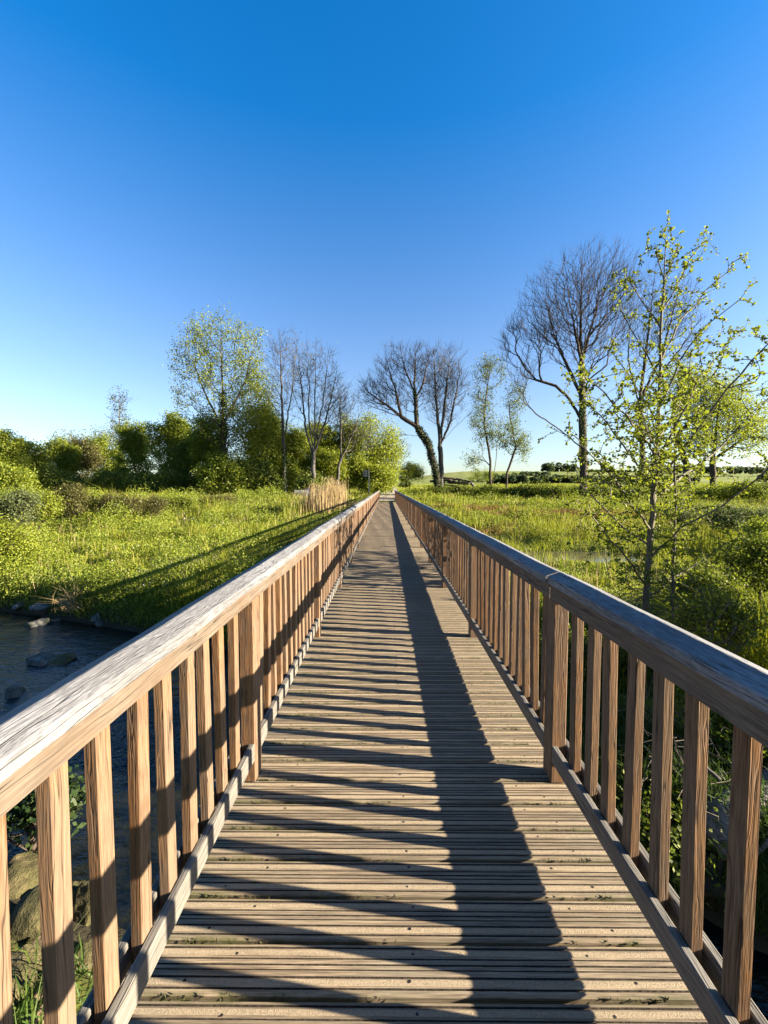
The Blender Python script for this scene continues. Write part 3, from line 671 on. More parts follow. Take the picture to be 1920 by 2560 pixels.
make_tree('leafy_leaning_tree', 'dark trunked leafy tree leaning left, just right of the sapling stem', 'tree', 60, (1724, 1215),
          [(1760, 980, 70, 60), (1700, 960, 50, 50), (1820, 1020, 60, 50)], 260, .42, .013,
          limbs=[[(1724, 1215), (1712, 1150), (1690, 1090), (1680, 1045), (1700, 960)], [(1690, 1090), (1740, 1040), (1790, 960)]], leaf='leaf_mid', nleaf=8500, lsize=.24, clump=.5, twigs=(3, 1., .012), shell=.2)
make_tree('leafy_tree', 'broad leafy tree with yellow green foliage near the right picture edge', 'tree', 58, (1783, 1215),
          [(1830, 1060, 90, 70), (1780, 1010, 70, 60), (1890, 1090, 60, 50), (1750, 1100, 50, 50)], 420, .38, .013,
          limbs=[[(1783, 1215), (1782, 1150), (1790, 1080), (1800, 980)], [(1784, 1150), (1840, 1110), (1910, 1060)]], leaf='leaf_bright', nleaf=15000, lsize=.23, clump=.5, twigs=(3, 1., .012), shell=.25)
# ---- right verge thickets and far bushes
for (px, py, rx, ry, Y, lf, n, lab) in [
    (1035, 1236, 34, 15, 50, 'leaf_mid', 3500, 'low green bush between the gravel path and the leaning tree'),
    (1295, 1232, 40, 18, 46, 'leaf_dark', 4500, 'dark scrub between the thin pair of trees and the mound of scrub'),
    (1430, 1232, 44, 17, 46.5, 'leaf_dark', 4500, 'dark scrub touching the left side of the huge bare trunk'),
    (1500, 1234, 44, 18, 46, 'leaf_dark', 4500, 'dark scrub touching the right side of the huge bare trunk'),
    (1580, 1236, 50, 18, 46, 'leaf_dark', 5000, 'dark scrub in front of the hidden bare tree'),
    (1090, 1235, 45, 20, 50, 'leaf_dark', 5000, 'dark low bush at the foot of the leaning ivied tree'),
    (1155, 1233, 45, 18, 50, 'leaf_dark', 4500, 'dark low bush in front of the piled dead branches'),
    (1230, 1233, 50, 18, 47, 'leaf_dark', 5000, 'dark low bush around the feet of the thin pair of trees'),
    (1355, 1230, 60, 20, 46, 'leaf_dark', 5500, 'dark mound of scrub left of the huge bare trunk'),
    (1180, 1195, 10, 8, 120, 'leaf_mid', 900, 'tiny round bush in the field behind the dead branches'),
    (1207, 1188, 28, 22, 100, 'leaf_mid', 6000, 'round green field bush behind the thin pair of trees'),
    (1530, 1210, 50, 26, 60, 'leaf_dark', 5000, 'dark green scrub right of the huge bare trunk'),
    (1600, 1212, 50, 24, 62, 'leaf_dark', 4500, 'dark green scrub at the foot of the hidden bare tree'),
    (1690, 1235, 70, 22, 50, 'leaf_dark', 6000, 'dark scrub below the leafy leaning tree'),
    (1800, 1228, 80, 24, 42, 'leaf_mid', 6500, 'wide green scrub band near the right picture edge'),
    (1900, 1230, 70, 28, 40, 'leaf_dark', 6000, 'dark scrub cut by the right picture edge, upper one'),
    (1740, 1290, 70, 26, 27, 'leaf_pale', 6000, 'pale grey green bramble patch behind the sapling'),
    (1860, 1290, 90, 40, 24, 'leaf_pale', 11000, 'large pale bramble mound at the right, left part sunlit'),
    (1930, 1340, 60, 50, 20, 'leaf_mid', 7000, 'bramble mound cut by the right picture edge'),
]:
    bush(lab, Y, px, py, rx, ry, lf, n, .15 if Y > 35 else .09, ntips=90, clump=.3 if Y > 35 else .22, name='scrub_bush', shell=.5)
# ---- left foreground shrubs on the meadow
for (px, py, rx, ry, Y, lf, n, ls, lab) in [
    (40, 1290, 60, 55, 25, 'leaf_pale', 9000, .11, 'pale leafy willow shrub at the left picture edge, nearest the hedge'),
    (105, 1275, 40, 40, 27, 'leaf_bright', 6000, .11, 'bright leafy shrub beside the pale willow on the left'),
    (175, 1260, 45, 50, 30, 'olive', 8000, .10, 'feathery olive bush with pointed shoots in the left meadow'),
    (300, 1268, 55, 28, 31, 'olive', 6500, .10, 'low olive brown bush in the middle of the left meadow'),
    (370, 1272, 45, 24, 32, 'olive', 5000, .10, 'low olive brown bush right of its twin in the left meadow'),
    (240, 1262, 30, 30, 32, 'leaf_mid', 4500, .10, 'mid green bush between the feathery and the olive brown bushes'),
    (450, 1262, 40, 16, 35, 'leaf_mid', 3500, .10, 'flat green bramble patch towards the reeds'),
    (540, 1258, 50, 14, 37, 'olive', 3500, .10, 'flat brownish bramble patch left of the reeds'),
    (20, 1380, 55, 60, 17, 'leaf_bright', 9000, .08, 'big nettle like herb mound at the left picture edge above the stream'),
    (-60, 1350, 60, 60, 20, 'leaf_pale', 5000, .09, 'pale shrub just outside the left edge of the view'),
]:
    bush(lab, Y, px, py, rx, ry, lf, n, ls, 'shrubs in the left meadow', ntips=110, clump=.2, name='meadow_shrub', cat='shrub', shell=.4, twigs=(3, .5, .006))

# ---- the near alder sapling
def sapling():
    Y = 7.0; b = at(1612, 1600, Y); gz = float(ground(b[0], Y)); b[2] = gz-.1
    s = Tree(b)
    main = [(1612, 1560), (1622, 1400), (1632, 1250), (1643, 1100), (1650, 950), (1652, 820), (1660, 700), (1663, 590)]
    s.limb([b]+[at(x, y, Y) for x, y in main], .22, .006)
    limbs = [ # px,py,depth offset
        [(1622, 1390, 0), (1700, 1320, -.1), (1800, 1270, -.2), (1890, 1200, -.3), (1960, 1130, -.4)],
        [(1632, 1250, 0), (1720, 1180, .3), (1800, 1120, .5), (1900, 1010, .7), (1960, 960, .8)],
        [(1636, 1210, 0), (1710, 1120, -.2), (1790, 1010, -.4), (1880, 900, -.5), (1930, 850, -.6)],
        [(1643, 1100, 0), (1700, 1010, .3), (1770, 920, .5), (1840, 830, .6)],
        [(1648, 1010, 0), (1700, 900, -.2), (1770, 810, -.3), (1848, 750, -.4)],
        [(1651, 900, 0), (1700, 800, .2), (1760, 730, .3), (1820, 680, .3)],
        [(1653, 800, 0), (1690, 720, .1), (1720, 655, .15), (1745, 620, .2)],
        [(1658, 720, 0), (1680, 660, 0), (1695, 615, .1)],
        [(1658, 700, 0), (1645, 650, 0), (1642, 620, -.1)],
        [(1652, 830, 0), (1610, 760, .2), (1570, 700, .3)],
        [(1650, 930, 0), (1600, 860, -.3), (1555, 780, -.5), (1540, 740, -.5)],
        [(1645, 1050, 0), (1580, 950, .2), (1530, 880, .4)],
        [(1641, 1130, 0), (1570, 1040, -.3), (1510, 980, -.4), (1470, 950, -.5)],
        [(1634, 1230, 0), (1570, 1130, .3), (1520, 1060, .4), (1480, 1020, .5)],
        [(1628, 1320, 0), (1560, 1230, -.3), (1500, 1160, -.5), (1450, 1110, -.5)],
        [(1624, 1380, 0), (1560, 1320, .2), (1500, 1260, .3), (1440, 1200, .4)],
        [(1618, 1470, 0), (1570, 1400, -.3), (1510, 1330, -.4), (1480, 1290, -.4)],
        [(1616, 1500, 0), (1690, 1440, .3), (1760, 1400, .4), (1810, 1360, .4)],
        [(1640, 1160, 0), (1680, 1080, -.5), (1740, 960, -.8)],
        [(1634, 1240, 0), (1650, 1150, -.5), (1600, 1020, -.8)],
    ]
    for L in limbs: s.limb([at(x, y, Y+d*(2.6 if L[0][1] > 1000 else 1.)) for x, y, d in L], .22, .012)
    # second thin stem
    s.limb([b+np.array([.45, .1, 0])]+[at(x, y, Y+.15) for x, y in ((1682, 1560), (1684, 1400), (1690, 1250), (1685, 1100), (1700, 980))], .22, .008)
    nlim = s.n
    # side twigs all along the limbs
    ids = [k for k in range(8, nlim)]; T = []
    for k in ids:
        p = s.P[k]; px_h = p[2]
        if s.L[k] < 1.3: continue
        m = rng.poisson(10. if p[2] < 3.4 else 5.0)
        d = unit(s.P[k]-s.P[s.par[k]])
        for _ in range(m):
            q = unit(d+rng.normal(size=3)*.75+np.array([0, 0, .15])); T.append(p+q*rng.uniform(.12, (.75 if p[2] < 3.2 else .34)))
    T = np.array(T); s.grow(T, .05, .1, .16, .1, .02)
    tips0 = list(s.tips)
    tr, th, tw = s.mesh_parts(.054, .0033, .012)
    root = empty('sapling', (b[0], b[1], gz), 'young slender alder tree with sparse glossy yellow green leaves close behind the right railing', 'tree')
    o3 = np.array([b[0], b[1], gz])
    link('trunk', np_mesh('trunk', tr[0]-o3, tr[1], True), M['bark_sap'], root)
    # leaves sit along the thin twigs
    n = s.n; k = np.arange(nlim, n); hts = s.P[k][:, 2]
    reps = rng.poisson(np.where(hts < -.2, .4, 3.7)); kk = np.repeat(k, reps); A = s.P[s.par[kk]]; B = s.P[kk]; f = rng.random((len(kk), 1))
    P = A*(1-f)+B*f; P = P+rng.normal(size=P.shape)*.022; d = unit(B-A)+rng.normal(size=P.shape)*.9+np.array([0, 0, .1])
    V1, G1 = leaves(P, rng.uniform(.024, .056, len(P)), .75, hexa=True, dirs=d)
    tp = np.array(s.tips); lim = np.repeat(tp, 3); P2 = s.P[lim]; d2 = unit(s.P[lim]-s.P[s.par[lim]])+rng.normal(size=P2.shape)*.5
    keep = P2[:, 2] > -.6
    V2, G2 = leaves(P2[keep], rng.uniform(.03, .062, keep.sum()), .72, hexa=True, dirs=d2[keep])
    V, G = merge([(th[0], th[1], 0), (V1, G1, 1), (V2, G2, 1)])
    link('crown', np_mesh('crown', V-o3, G), [M['bark_sap'], M['leaf_alder']], root)
sapling()
bush('leafy hawthorn like shrub with pale twigs below the sapling, just over the right rail', 5.6, 1790, 1580, 110, 95, 'leaf_alder', 3000, .05, ntips=160, clump=.07, name='leafy_shrub', cat='shrub', bark='bark_sap', shell=.2, twigs=(3, .22, .003))
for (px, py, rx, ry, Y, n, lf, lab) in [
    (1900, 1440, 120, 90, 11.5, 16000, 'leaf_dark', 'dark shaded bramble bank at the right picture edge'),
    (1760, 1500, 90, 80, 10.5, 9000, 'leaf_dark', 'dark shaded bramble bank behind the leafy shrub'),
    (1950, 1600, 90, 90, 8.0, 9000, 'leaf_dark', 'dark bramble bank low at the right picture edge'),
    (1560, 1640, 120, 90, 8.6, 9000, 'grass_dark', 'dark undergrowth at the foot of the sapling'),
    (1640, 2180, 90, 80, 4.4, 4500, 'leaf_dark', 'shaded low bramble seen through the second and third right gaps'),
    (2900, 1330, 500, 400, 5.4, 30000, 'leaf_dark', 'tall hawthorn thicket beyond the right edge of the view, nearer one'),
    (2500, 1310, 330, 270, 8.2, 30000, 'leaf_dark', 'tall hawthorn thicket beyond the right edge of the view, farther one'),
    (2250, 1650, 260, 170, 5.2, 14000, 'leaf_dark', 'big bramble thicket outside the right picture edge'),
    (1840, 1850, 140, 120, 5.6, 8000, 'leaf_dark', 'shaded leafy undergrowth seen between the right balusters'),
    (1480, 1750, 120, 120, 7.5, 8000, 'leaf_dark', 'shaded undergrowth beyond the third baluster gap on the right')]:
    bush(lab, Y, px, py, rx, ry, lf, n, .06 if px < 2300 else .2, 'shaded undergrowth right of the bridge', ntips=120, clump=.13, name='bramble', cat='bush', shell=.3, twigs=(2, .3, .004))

# ------------------------------------------------------------------ grass and herbs
def ok(X, Y):
    g = ground(X, Y)
    keep = (g > WATER+.06)
    keep &= ~((Y > 43) & (np.abs(X-path_x(Y)) < path_hw(Y)+.05)) & ~((np.abs(Y-49.35) < 2.0) & (X > -15) & (X < 6))
    keep &= ~((np.abs(X-.1) < 1.05) & (Y < 43.2))
    keep &= ~((((X-9.9)/3.6)**2+((Y-21.0)/1.6)**2) < 1)
    return keep, g
def scatter(n, y0, y1, half=1.15, pw=1.0, x0=None, x1=None):
    """random ground points; density thins with distance"""
    Y = y0*(y1/y0)**(rng.random(n)**pw); Xm = half*Y+2; Xs = rng.uniform(-1, 1, n)*Xm
    k, g = ok(Xs, Y)
    if x0 is not None: k &= (Xs > x0)
    if x1 is not None: k &= (Xs < x1)
    return np.stack([Xs, Y, g-.02], -1)[k]
def stuff(name, V, G, mat): tag(link(name, np_mesh(name, V, G), mat), kind='stuff')
P = scatter(420000, 7, 48); P = P[(((P[:, 0]-9.3)/5)**2+((P[:, 1]-18.9)/2.9)**2 > 1) | (rng.random(len(P)) < .25)]; d = P[:, 1]
dens = vnoise(P[:, 0], P[:, 1], 2.6, 8)*.45+vnoise(P[:, 0], P[:, 1], .8, 9)*.55
hgt = np.where(P[:, 0] < 0, .40, .34)*(.2+1.8*dens**2)*(1+1.1*sstep(.68, .8, vnoise(P[:, 0], P[:, 1], 2.1, 17)))*(.7+1.0*(vnoise(P[:, 0], P[:, 1], 6, 4)))
k = rng.random(len(P)) < .1+dens; P = P[k]; hgt = hgt[k]; d = P[:, 1]
V, G = blades(P, hgt, .009+.0009*d, .75, True, .6); stuff('meadow_grass', V, G, M['grass'])
P = scatter(170000, 44, 150, .9); k = rng.random(len(P)) < .3+vnoise(P[:, 0], P[:, 1], 3., 8); P = P[k]
V, G = blades(P, .32+.002*P[:, 1], .02+.0018*P[:, 1], .5); stuff('far_meadow_grass', V, G, M['grass'])
# herb leaves (nettles, cow parsley) : thicker on the left near the stream
P = scatter(900000, 8, 46); m = vnoise(P[:, 0], P[:, 1], 3.2, 21)*.6+vnoise(P[:, 0], P[:, 1], .9, 22)*.4
left = (P[:, 0] < -1.5)
k = rng.random(len(P)) < np.where(left, sstep(.22, .6, m)*(.35+.65*sstep(-4, -9, P[:, 0]+.12*P[:, 1])), .7*sstep(.42, .7, m)); P = P[k]; m = m[k]; left = left[k]
hm = np.where(((P[:, 0]-9.3)/5)**2+((P[:, 1]-18.9)/2.9)**2 < 1, .25, 1.)*np.where(left, .95, .55)*(.15+1.3*m)*(.1+1.9*vnoise(P[:, 0], P[:, 1], 1.5, 31)**2)
P = P+np.stack([0*m, 0*m, rng.random(len(P))**.7*hm], -1)
V, G = leaves(P, .04+.0026*P[:, 1], .5, up=.5); stuff('meadow_herbs', V, G, M['herb'])
# lush dark grass on the stream banks
P = scatter(160000, 1.6, 17); g = P[:, 2]; c = stream_c(P[:, 0]); dd = np.abs(P[:, 1]-c)-stream_w(P[:, 0])
k = (dd < 3.0) & ~((P[:, 1] < c) & (P[:, 0] < 0)) & ~((P[:, 0] > 0) & (P[:, 1] < 3.2)); P = P[k]
V, G = blades(P, .34, .012+.0006*P[:, 1], .75, True); stuff('bank_grass', V, G, M['grass_dark'])
# rusty sedge patches on the right meadow
P = np.concatenate([np.stack([rng.normal(cx, sx, n), rng.normal(cy, sy, n)], -1) for cx, cy, sx, sy, n in ((15, 33, 3.2, .6, 4500), (8, 36, 2.0, .5, 1200), (6, 28, 1.6, 1.2, 900), (27, 30, 3, .6, 1500), (21, 19, 1.4, .5, 2500))])
k, g = ok(P[:, 0], P[:, 1]); P = np.stack([P[:, 0], P[:, 1], g-.02], -1)[k]
V, G = blades(P, .42, .05, .9); stuff('rusty_sedge', V, G, M['sedge'])
# straw stalks sprinkled over meadow
P = scatter(2600, 14, 46); V, G = blades(P, .75, .012+.0007*P[:, 1], .25); stuff('dry_stalks', V, G, M['reed'])
# reed stand
nr = 1900; u = rng.random(nr); P = np.stack([-8.3+4.5*u**.6+rng.normal(size=nr)*.18, 34.5+1.6*u+rng.normal(size=nr)*.8], -1)
P = P[rng.random(nr) < .25+1.1*vnoise(P[:, 0], P[:, 1], .7, 12)]; P = np.stack([P[:, 0], P[:, 1], ground(P[:, 0], P[:, 1])-.03], -1)
hh = (1.5+.9*vnoise(P[:, 0], P[:, 1], .6, 3)+.7*sstep(-7.6, -6.0, P[:, 0]))*(.45+.5*rng.random(len(P))); V, G = blades(P, hh, .05, .10, hv=.05)
V2, G2 = leaves(P+np.stack([0*hh, 0*hh, hh*.97], -1)+rng.normal(size=P.shape)*np.array([.05, .05, .05]), .2, .09, up=5.)
V, G = merge([(V, G, 0), (V2, G2, 0)]); stuff('reeds', V, G, M['reed'])
# white flowers
def flowers(cx, cy, sx, sy, n, zz=.28):
    P = np.stack([rng.normal(cx, sx, n), rng.normal(cy, sy, n)], -1); k, g = ok(P[:, 0], P[:, 1]); return np.stack([P[:, 0], P[:, 1], g+zz+rng.uniform(-.1, .12, n)], -1)[k]
P = np.concatenate([flowers(-9.2, 17.0, 1.2, 1.2, 420), flowers(-7.3, 15.5, 1.3, 1.2, 420), flowers(-11, 21, 1.6, 1.6, 160), flowers(-13, 30, 2, 2, 80, .5)])
V, G = leaves(P, .055, .9, up=3); stuff('white_flowers', V, G, M['petal'])
# broad leaves at bottom left by the near bank
bush('dark leafy waterside plant under the left rail, above the riprap stones', 4.8, 95, 2030, 105, 85, 'ivy', 1300, .085, ntips=90, clump=.1, name='waterside_plant', cat='plant', shell=.1, twigs=(2, .2, .003), base=(95, 2160))  # dark ivy leaf colour stands in for the shade on this plant
P = np.stack([rng.uniform(-3.6, -1.7, 900), rng.uniform(1.8, 3.2, 900)], -1); P = np.stack([P[:, 0], P[:, 1], ground(P[:, 0], P[:, 1])+.12], -1); k = vnoise(P[:, 0], P[:, 1], .4, 3) > .68
V, G = blades(P[k], .32, .012, .8, True); stuff('bank_tufts', V, G, M['grass_dark'])
# distant hedges and woods that read as one mass
def mass(name, pts, n, ls, rad, mat='leaf_far'):
    Q = []
    for (px, py, rx, ry, Y) in pts:
        m = int(n*rx*ry/sum(p[2]*p[3] for p in pts)); nb = max(30, int(rx*1.1)); cxs = at(px, py, Y); kk = Y/FPX
        c = cxs+np.stack([rng.uniform(-1, 1, nb)*rx*kk, rng.normal(size=nb)*rad, rng.uniform(-.8, .15, nb)*ry*kk], -1)
        r = ry*kk*rng.uniform(.22, .62, nb); i = rng.integers(0, nb, m); d = unit(rng.normal(size=(m, 3))); Q.append(c[i]+d*r[i][:, None]*(.7+.4*rng.random((m, 1))))
    P = np.concatenate(Q); V, G = leaves(P, ls, .7); stuff(name, V, G, M[mat])
mass('distant_hedge', [(1340, 1196, 120, 14, 170), (1600, 1196, 140, 12, 200), (1450, 1198, 80, 10, 190), (1160, 1204, 60, 6, 210), (1800, 1172, 170, 11, 300), (2000, 1186, 90, 16, 200), (1270, 1191, 40, 15, 165)], 90000, .8, 2.)
mass('distant_wood', [(1400, 1166, 42, 14, 440), (1340, 1185, 34, 13, 330), (1560, 1180, 110, 9, 420)], 30000, 1.6, 6.)

# ------------------------------------------------------------------ stones
def stone_mat(name, a, b, mossc, moss):
    t = NT(name); p = t.n('ShaderNodeTexCoord').outputs['Object']; n1 = t.noise(p, 7., 5, .65); n2 = t.noise(t.add(p, (3, 1, 7)), 3.5, 4, .6); n3 = t.noise(p, 40., 3, .7)
    c = t.mix(t.rng(n1, .35, .65), a, b); c = t.mix(t.rng(n2, .5-.2*moss, .72-.2*moss, 0, .8), c, mossc); c = t.mix(t.rng(n3, .3, .6, .5, 0), c, tuple(x*.4 for x in a))
    return t.surf(c, .9, t.bump(t.math('ADD', n1, t.math('MULTIPLY', n3, .4)), .06), .25)
M['stone'] = stone_mat('lichened limestone', (.15, .11, .055), (.33, .25, .13), (.07, .075, .018), .9)
M['stone_grey'] = stone_mat('pale stream stone', (.13, .125, .11), (.32, .31, .28), (.07, .08, .03), .3)
M['stone_red'] = stone_mat('reddish stone', (.30, .18, .11), (.42, .30, .19), (.12, .11, .05), .2)
def stone(label, loc, size, mat, rz=0, name='boulder', group='stones of the stream bank', cut=.38):
    bm = bmesh.new(); bmesh.ops.create_icosphere(bm, subdivisions=4, radius=1)
    planes = [(Vector(rng.normal(size=3)).normalized(), rng.uniform(cut, .85)) for _ in range(11)]
    ph = rng.random(3)*10
    for v in bm.verts:
        c = v.co.copy()
        for nrm, d in planes:
            s = c.dot(nrm)
            if s > d: c -= nrm*(s-d)*.92
        q = c*3+Vector(ph); c *= 1+.05*math.sin(q.x*2.1+q.y)*math.sin(q.y*2.7+q.z)+.025*math.sin(q.z*6+q.x*5)
        v.co = Vector((c.x*size[0], c.y*size[1], c.z*size[2]))
    o = from_bm(name, bm, M[mat], None, tuple(float(v) for v in loc), (rng.uniform(-.2, .2), rng.uniform(-.2, .2), rz), smooth=True)
    return tag(o, label, 'stone', group)
def gpt(px, py, Y): return at(px, py, Y)
# in the stream
for lab, px, py, Y, sz, mt in [
    ('pale flat topped stone in the stream near the far bank', 95, 1563, 13.9, (.42, .35, .22), 'stone_grey'),
    ('long pale stone with a mossy right end in midstream', 112, 1655, 10.9, (.5, .33, .2), 'stone_grey'),
    ('dark mossy stone touching the right end of the long pale stone', 155, 1655, 10.7, (.36, .3, .15), 'stone'),
    ('grey stone with green leaves beside the railing low at the left edge', 35, 1738, 9.0, (.30, .25, .16), 'stone_grey'),
    ('sunlit pale stone on the far waterline at the left', 52, 1515, 15.2, (.38, .25, .17), 'stone_grey'),
    ('large shaded slab on the far bank below the dry tuft', 110, 1518, 15.0, (.6, .4, .28), 'stone_grey'),
    ('small stone in the shade at the foot of the far bank', 243, 1547, 13.0, (.25, .22, .2), 'stone_grey'),
    ('small lower stone in the shade at the foot of the far bank', 252, 1562, 12.7, (.22, .2, .15), 'stone_grey'),
    ('thin bright stone poking from the dark water', 142, 1552, 13.7, (.22, .15, .09), 'stone_grey')]:
    p = hit(px, py, sz[2]*.2); stone(lab, p, sz, mt, rng.random()*3)
# riprap on the near bank, bottom left
for lab, px, py, Y, sz, mt in [
    ('yellowish block on the near bank, topmost in the first baluster gap', 62, 2200, 4.3, (.34, .30, .22), 'stone'),
    ('tall rounded mossy boulder standing in the second baluster gap', 214, 2290, 4.0, (.20, .22, .30), 'stone'),
    ('wide lichened boulder below the topmost block in the first gap', 85, 2335, 3.9, (.40, .3, .24), 'stone'),
    ('small reddish stone lying on top of the bright yellow stone', 82, 2385, 3.5, (.16, .1, .07), 'stone_red'),
    ('bright yellow stone with grass blades before it', 65, 2430, 3.5, (.19, .17, .14), 'stone'),
    ('pinkish stone low in the first baluster gap', 95, 2500, 3.1, (.14, .12, .08), 'stone_red'),
    ('brown stone at the very bottom of the first baluster gap', 98, 2560, 2.9, (.17, .15, .10), 'stone_red'),
    ('dark boulder behind the second baluster, half in shade', 160, 2260, 4.25, (.25, .22, .2), 'stone'),
    ('dark shaded boulder near the blue grey outer kick rail', 232, 2400, 3.6, (.2, .2, .16), 'stone'),
    ('yellow boulder just left of the first whole baluster', -10, 2330, 3.9, (.35, .3, .25), 'stone'),
    ('yellow stone hidden behind the leftmost baluster', -5, 2480, 3.3, (.28, .25, .2), 'stone'),
    ('small mossy stone between the bright stone and the second baluster', 130, 2450, 3.4, (.14, .13, .1), 'stone')]:
    p = hit(px, py, sz[2]*.15); stone(lab, p, sz, mt, rng.random()*3, group='riprap stones below the left railing')
# dry grass tuft on far bank
P = np.tile(hit(190, 1522), (260, 1))+rng.normal(size=(260, 3))*np.array([.25, .2, .03]); V, G = blades(P, .75, .014, .93, True)
o3 = P[0].copy(); tag(link('dry_tuft', np_mesh('dry_tuft', V-o3, G), M['reed'], None, tuple(o3)), 'brown dry grass tuft arching over the shaded far bank', 'grass tuft')

# ------------------------------------------------------------------ logs, dead wood, twigs
def log(label, a, b, r, mat='deadwood', name='log', group=None, cat='log', wob=.04, sides=14, knots=3):
    a = np.array(a, float); b = np.array(b, float); n = 9; t = np.linspace(0, 1, n)[:, None]; P = a*(1-t)+b*t+rng.normal(size=(n, 3))*wob*r*3; P[0] = a; P[-1] = b
    bm = bmesh.new(); d = Vector(unit(b-a)); u = d.orthogonal().normalized(); v = d.cross(u); rows = []
    for i, p in enumerate(P):
        rr = r*(1-.25*i/n)*(.75 if i in (0,) else 1); rows.append([bm.verts.new(Vector(p-a)+(u*math.cos(q)+v*math.sin(q))*rr*random.uniform(.86, 1.1)) for q in np.linspace(0, 2*math.pi, sides+1)[:-1]])
    for r0, r1 in zip(rows, rows[1:]):
        for i in range(sides): bm.faces.new((r0[i], r0[(i+1) % sides], r1[(i+1) % sides], r1[i]))
    bm.faces.new(rows[0][::-1]); bm.faces.new(rows[-1]); bmesh.ops.recalc_face_normals(bm, faces=bm.faces)
    return tag(from_bm(name, bm, M[mat], None, tuple(a), smooth=True), label, cat, group)
log('thick bleached driftwood trunk with flaking bark seen between the right balusters', hit(1758, 2130, .15), hit(2080, 1960, .35), .27)
log('rotten brown stump end just below the bleached driftwood trunk', hit(1775, 2230, 0), hit(1755, 2150, .1), .17, 'bark', 'stump')
log('thin grey stick in the dark below the driftwood trunk', hit(1838, 2200, .1), hit(1930, 2140, .2), .03, 'deadwood', 'stick', 'loose sticks right of the bridge', 'stick')
log('slanting dark branch above the driftwood trunk', at(1730, 1890, 4.6), at(1800, 1950, 4.4), .03, 'bark_light', 'stick', 'loose sticks right of the bridge', 'stick')
def twigpile(label, px, py, Y, n, L, rad, rr, name='brush_pile', mat='twig'):
    c = at(px, py, Y); A = c+rng.normal(size=(n, 3))*np.array(rad); D = unit(rng.normal(size=(n, 3))*np.array([1, 1, .55])); l = L*(.4+rng.random((n, 1)))
    Mi = A+D*l*.5; B = Mi+unit(D+rng.normal(size=(n, 3))*.35)*l*.5; r = np.full(n, rr)
    v1 = tubes(A, Mi, r, r*.8, 4); v2 = tubes(Mi, B, r*.8, r*.4, 4); V, G = merge([(v1[0], v1[1], 0), (v2[0], v2[1], 0)])
    tag(link(name, np_mesh(name, V-c, G), M[mat], None, tuple(c)), kind='stuff')
twigpile('tangle of dry pale twigs and dead leaves behind the right balusters', 1690, 1900, 4.7, 90, .45, (.3, .25, .28), .005)
twigpile('dry grey twigs around the base of the sapling', 1650, 1520, 6.8, 90, .9, (.45, .3, .3), .006)
twigpile('heap of dead branches at the left end of the bridge', 868, 1262, 36, 120, 1.8, (1.1, .8, .25), .02)
for i, (a, b, r, lab) in enumerate([((1075, 1203), (1130, 1200), .12, 'dark log on the left of the dead branch pile'), ((1100, 1194), (1160, 1200), .1, 'topmost dark log of the dead branch pile'), ((1120, 1206), (1175, 1209), .12, 'lower dark log of the dead branch pile'),
                                 ((1125, 1200), (1168, 1214), .09, 'slanting dark log crossing the dead branch pile'), ((1095, 1212), (1150, 1216), .12, 'lowest dark log of the dead branch pile'), ((1140, 1196), (1178, 1204), .07, 'thin dark log jutting right from the dead branch pile')]):
    log(lab, at(a[0], a[1], 56), at(b[0], b[1], 55), r*1.6, 'bark', 'log', 'logs piled by the ivied tree')
log('short pale cut log lying in the sunlit grass right of the branch pile', at(1178, 1209, 54), at(1185, 1216, 53), .2, 'deadwood')
log('curved pale driftwood piece in the shadow stripes of the left meadow', at(600, 1372, 22), at(622, 1384, 21.6), .09, 'deadwood', 'driftwood', 'driftwood in the left meadow', 'driftwood')
log('reddish rotten driftwood piece beside the curved pale one', at(570, 1384, 21.6), at(590, 1396, 21), .1, 'twig', 'driftwood', 'driftwood in the left meadow', 'driftwood')

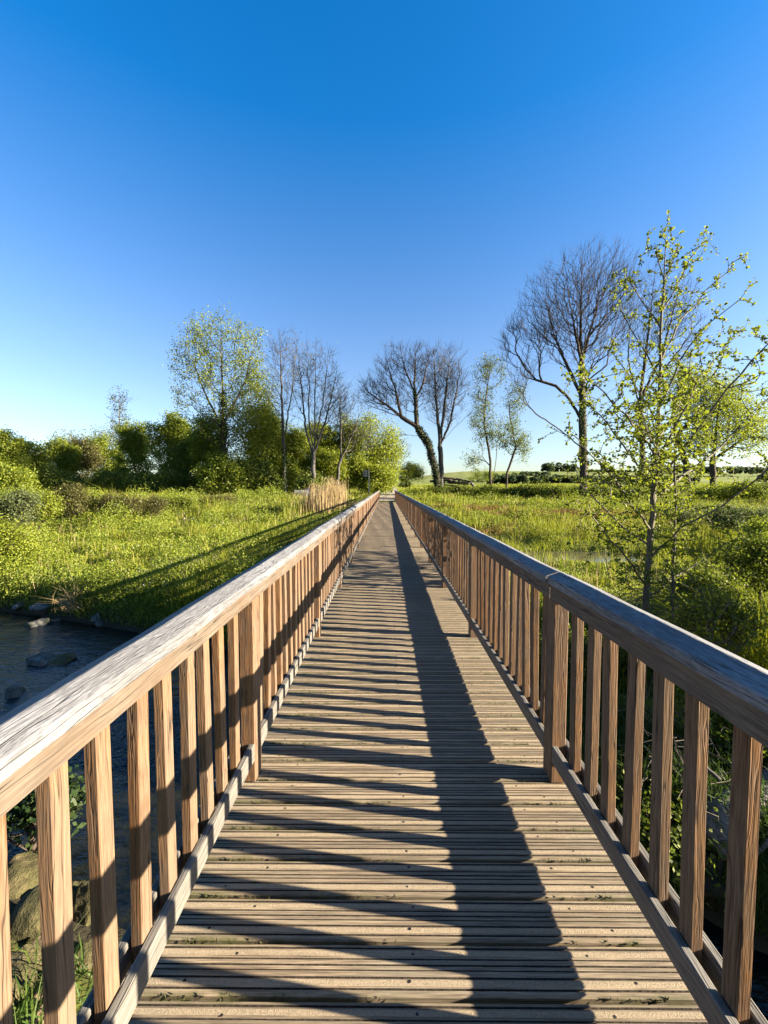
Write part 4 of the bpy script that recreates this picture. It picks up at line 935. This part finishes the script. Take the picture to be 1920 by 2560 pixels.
# ------------------------------------------------------------------ signpost, bollard, bench, bin
M['signpaint'] = plain('dark green grey sign paint', (.03, .05, .05), .4, 20., .2, .001); M['white'] = plain('white paint', (.75, .75, .72), .5, 20., .1, .001)
M['grey_paint'] = plain('light grey boards', (.42, .41, .38), .7, 20., .2, .002); M['blue'] = plain('dark blue plastic', (.02, .04, .22), .4, 20., .2, .001)
b = at(922, 1245, 45.5); gz = float(ground(b[0], 45.5)); top = at(922, 1174, 45.5)[2]
sp = empty('signpost', (b[0], b[1], gz), 'tall thin dark signpost with three stacked finger boards pointing left beside the bridge end', 'signpost')
bm = bmesh.new(); bmesh.ops.create_cone(bm, cap_ends=True, segments=12, radius1=.045, radius2=.045, depth=top-gz+.1, matrix=Matrix.Translation((0, 0, (top-gz)/2-.05))); from_bm('pole', bm, M['signpaint'], sp)
for i in range(3):
    z = top-gz-.16-i*.27; bm = bmesh.new(); pr = [(-.06, z-.11), (-.62, z-.11), (-.72, z), (-.62, z+.11), (-.06, z+.11)]
    prism(bm, pr, -.015, .015); fb = from_bm('finger_board', bm, M['signpaint'], sp)
    bm = bmesh.new()
    for l, dz, ln in ((0, .045, .34), (1, -.045, .26)):
        rbox(bm, ln, .004, .022, (-.1-ln/2, -.0175, z+dz), 0)
    rbox(bm, .03, .004, .06, (-.56, -.0175, z), 0); from_bm('lettering', bm, M['grey_paint'], fb)
b = at(982, 1222, 95); gz = float(ground(b[0], 95)); bo = empty('bollard', (b[0], b[1], gz), 'small pale wooden bollard standing in the middle of the far path', 'bollard')
from_bm('shaft', rbox(bmesh.new(), .22, .22, .95, (0, 0, .475), .02), M['bark_light'], bo); from_bm('reflector_cap', rbox(bmesh.new(), .235, .235, .3, (0, 0, .951), .02), M['white'], bo)
b = at(752, 1243, 46); gz = float(ground(b[0], 46)); be = empty('bench', (b[0], b[1], gz), 'light grey wooden bench in the shade behind the reeds', 'bench')
from_bm('seat', rbox(bmesh.new(), 1.6, .45, .06, (0, 0, .48), .01), M['grey_paint'], be); from_bm('backrest', rbox(bmesh.new(), 1.6, .05, .32, (0, .24, .78), .01), M['grey_paint'], be)
for sx in (-.65, .65): from_bm('leg', rbox(bmesh.new(), .08, .42, .47, (sx, 0, .22), .01), M['grey_paint'], be)
b = at(768, 1243, 46.6); gz = float(ground(b[0], 46.6)); bi = empty('waste_bin', (b[0], b[1], gz), 'dark blue waste bin beside the grey bench behind the reeds', 'waste bin')
bm = bmesh.new(); bmesh.ops.create_cone(bm, cap_ends=True, segments=20, radius1=.24, radius2=.3, depth=.95, matrix=Matrix.Translation((0, 0, .5))); from_bm('body', bm, M['blue'], bi)
bm = bmesh.new(); bmesh.ops.create_cone(bm, cap_ends=True, segments=20, radius1=.32, radius2=.2, depth=.12, matrix=Matrix.Translation((0, 0, 1.04))); from_bm('lid', bm, M['blue'], bi)
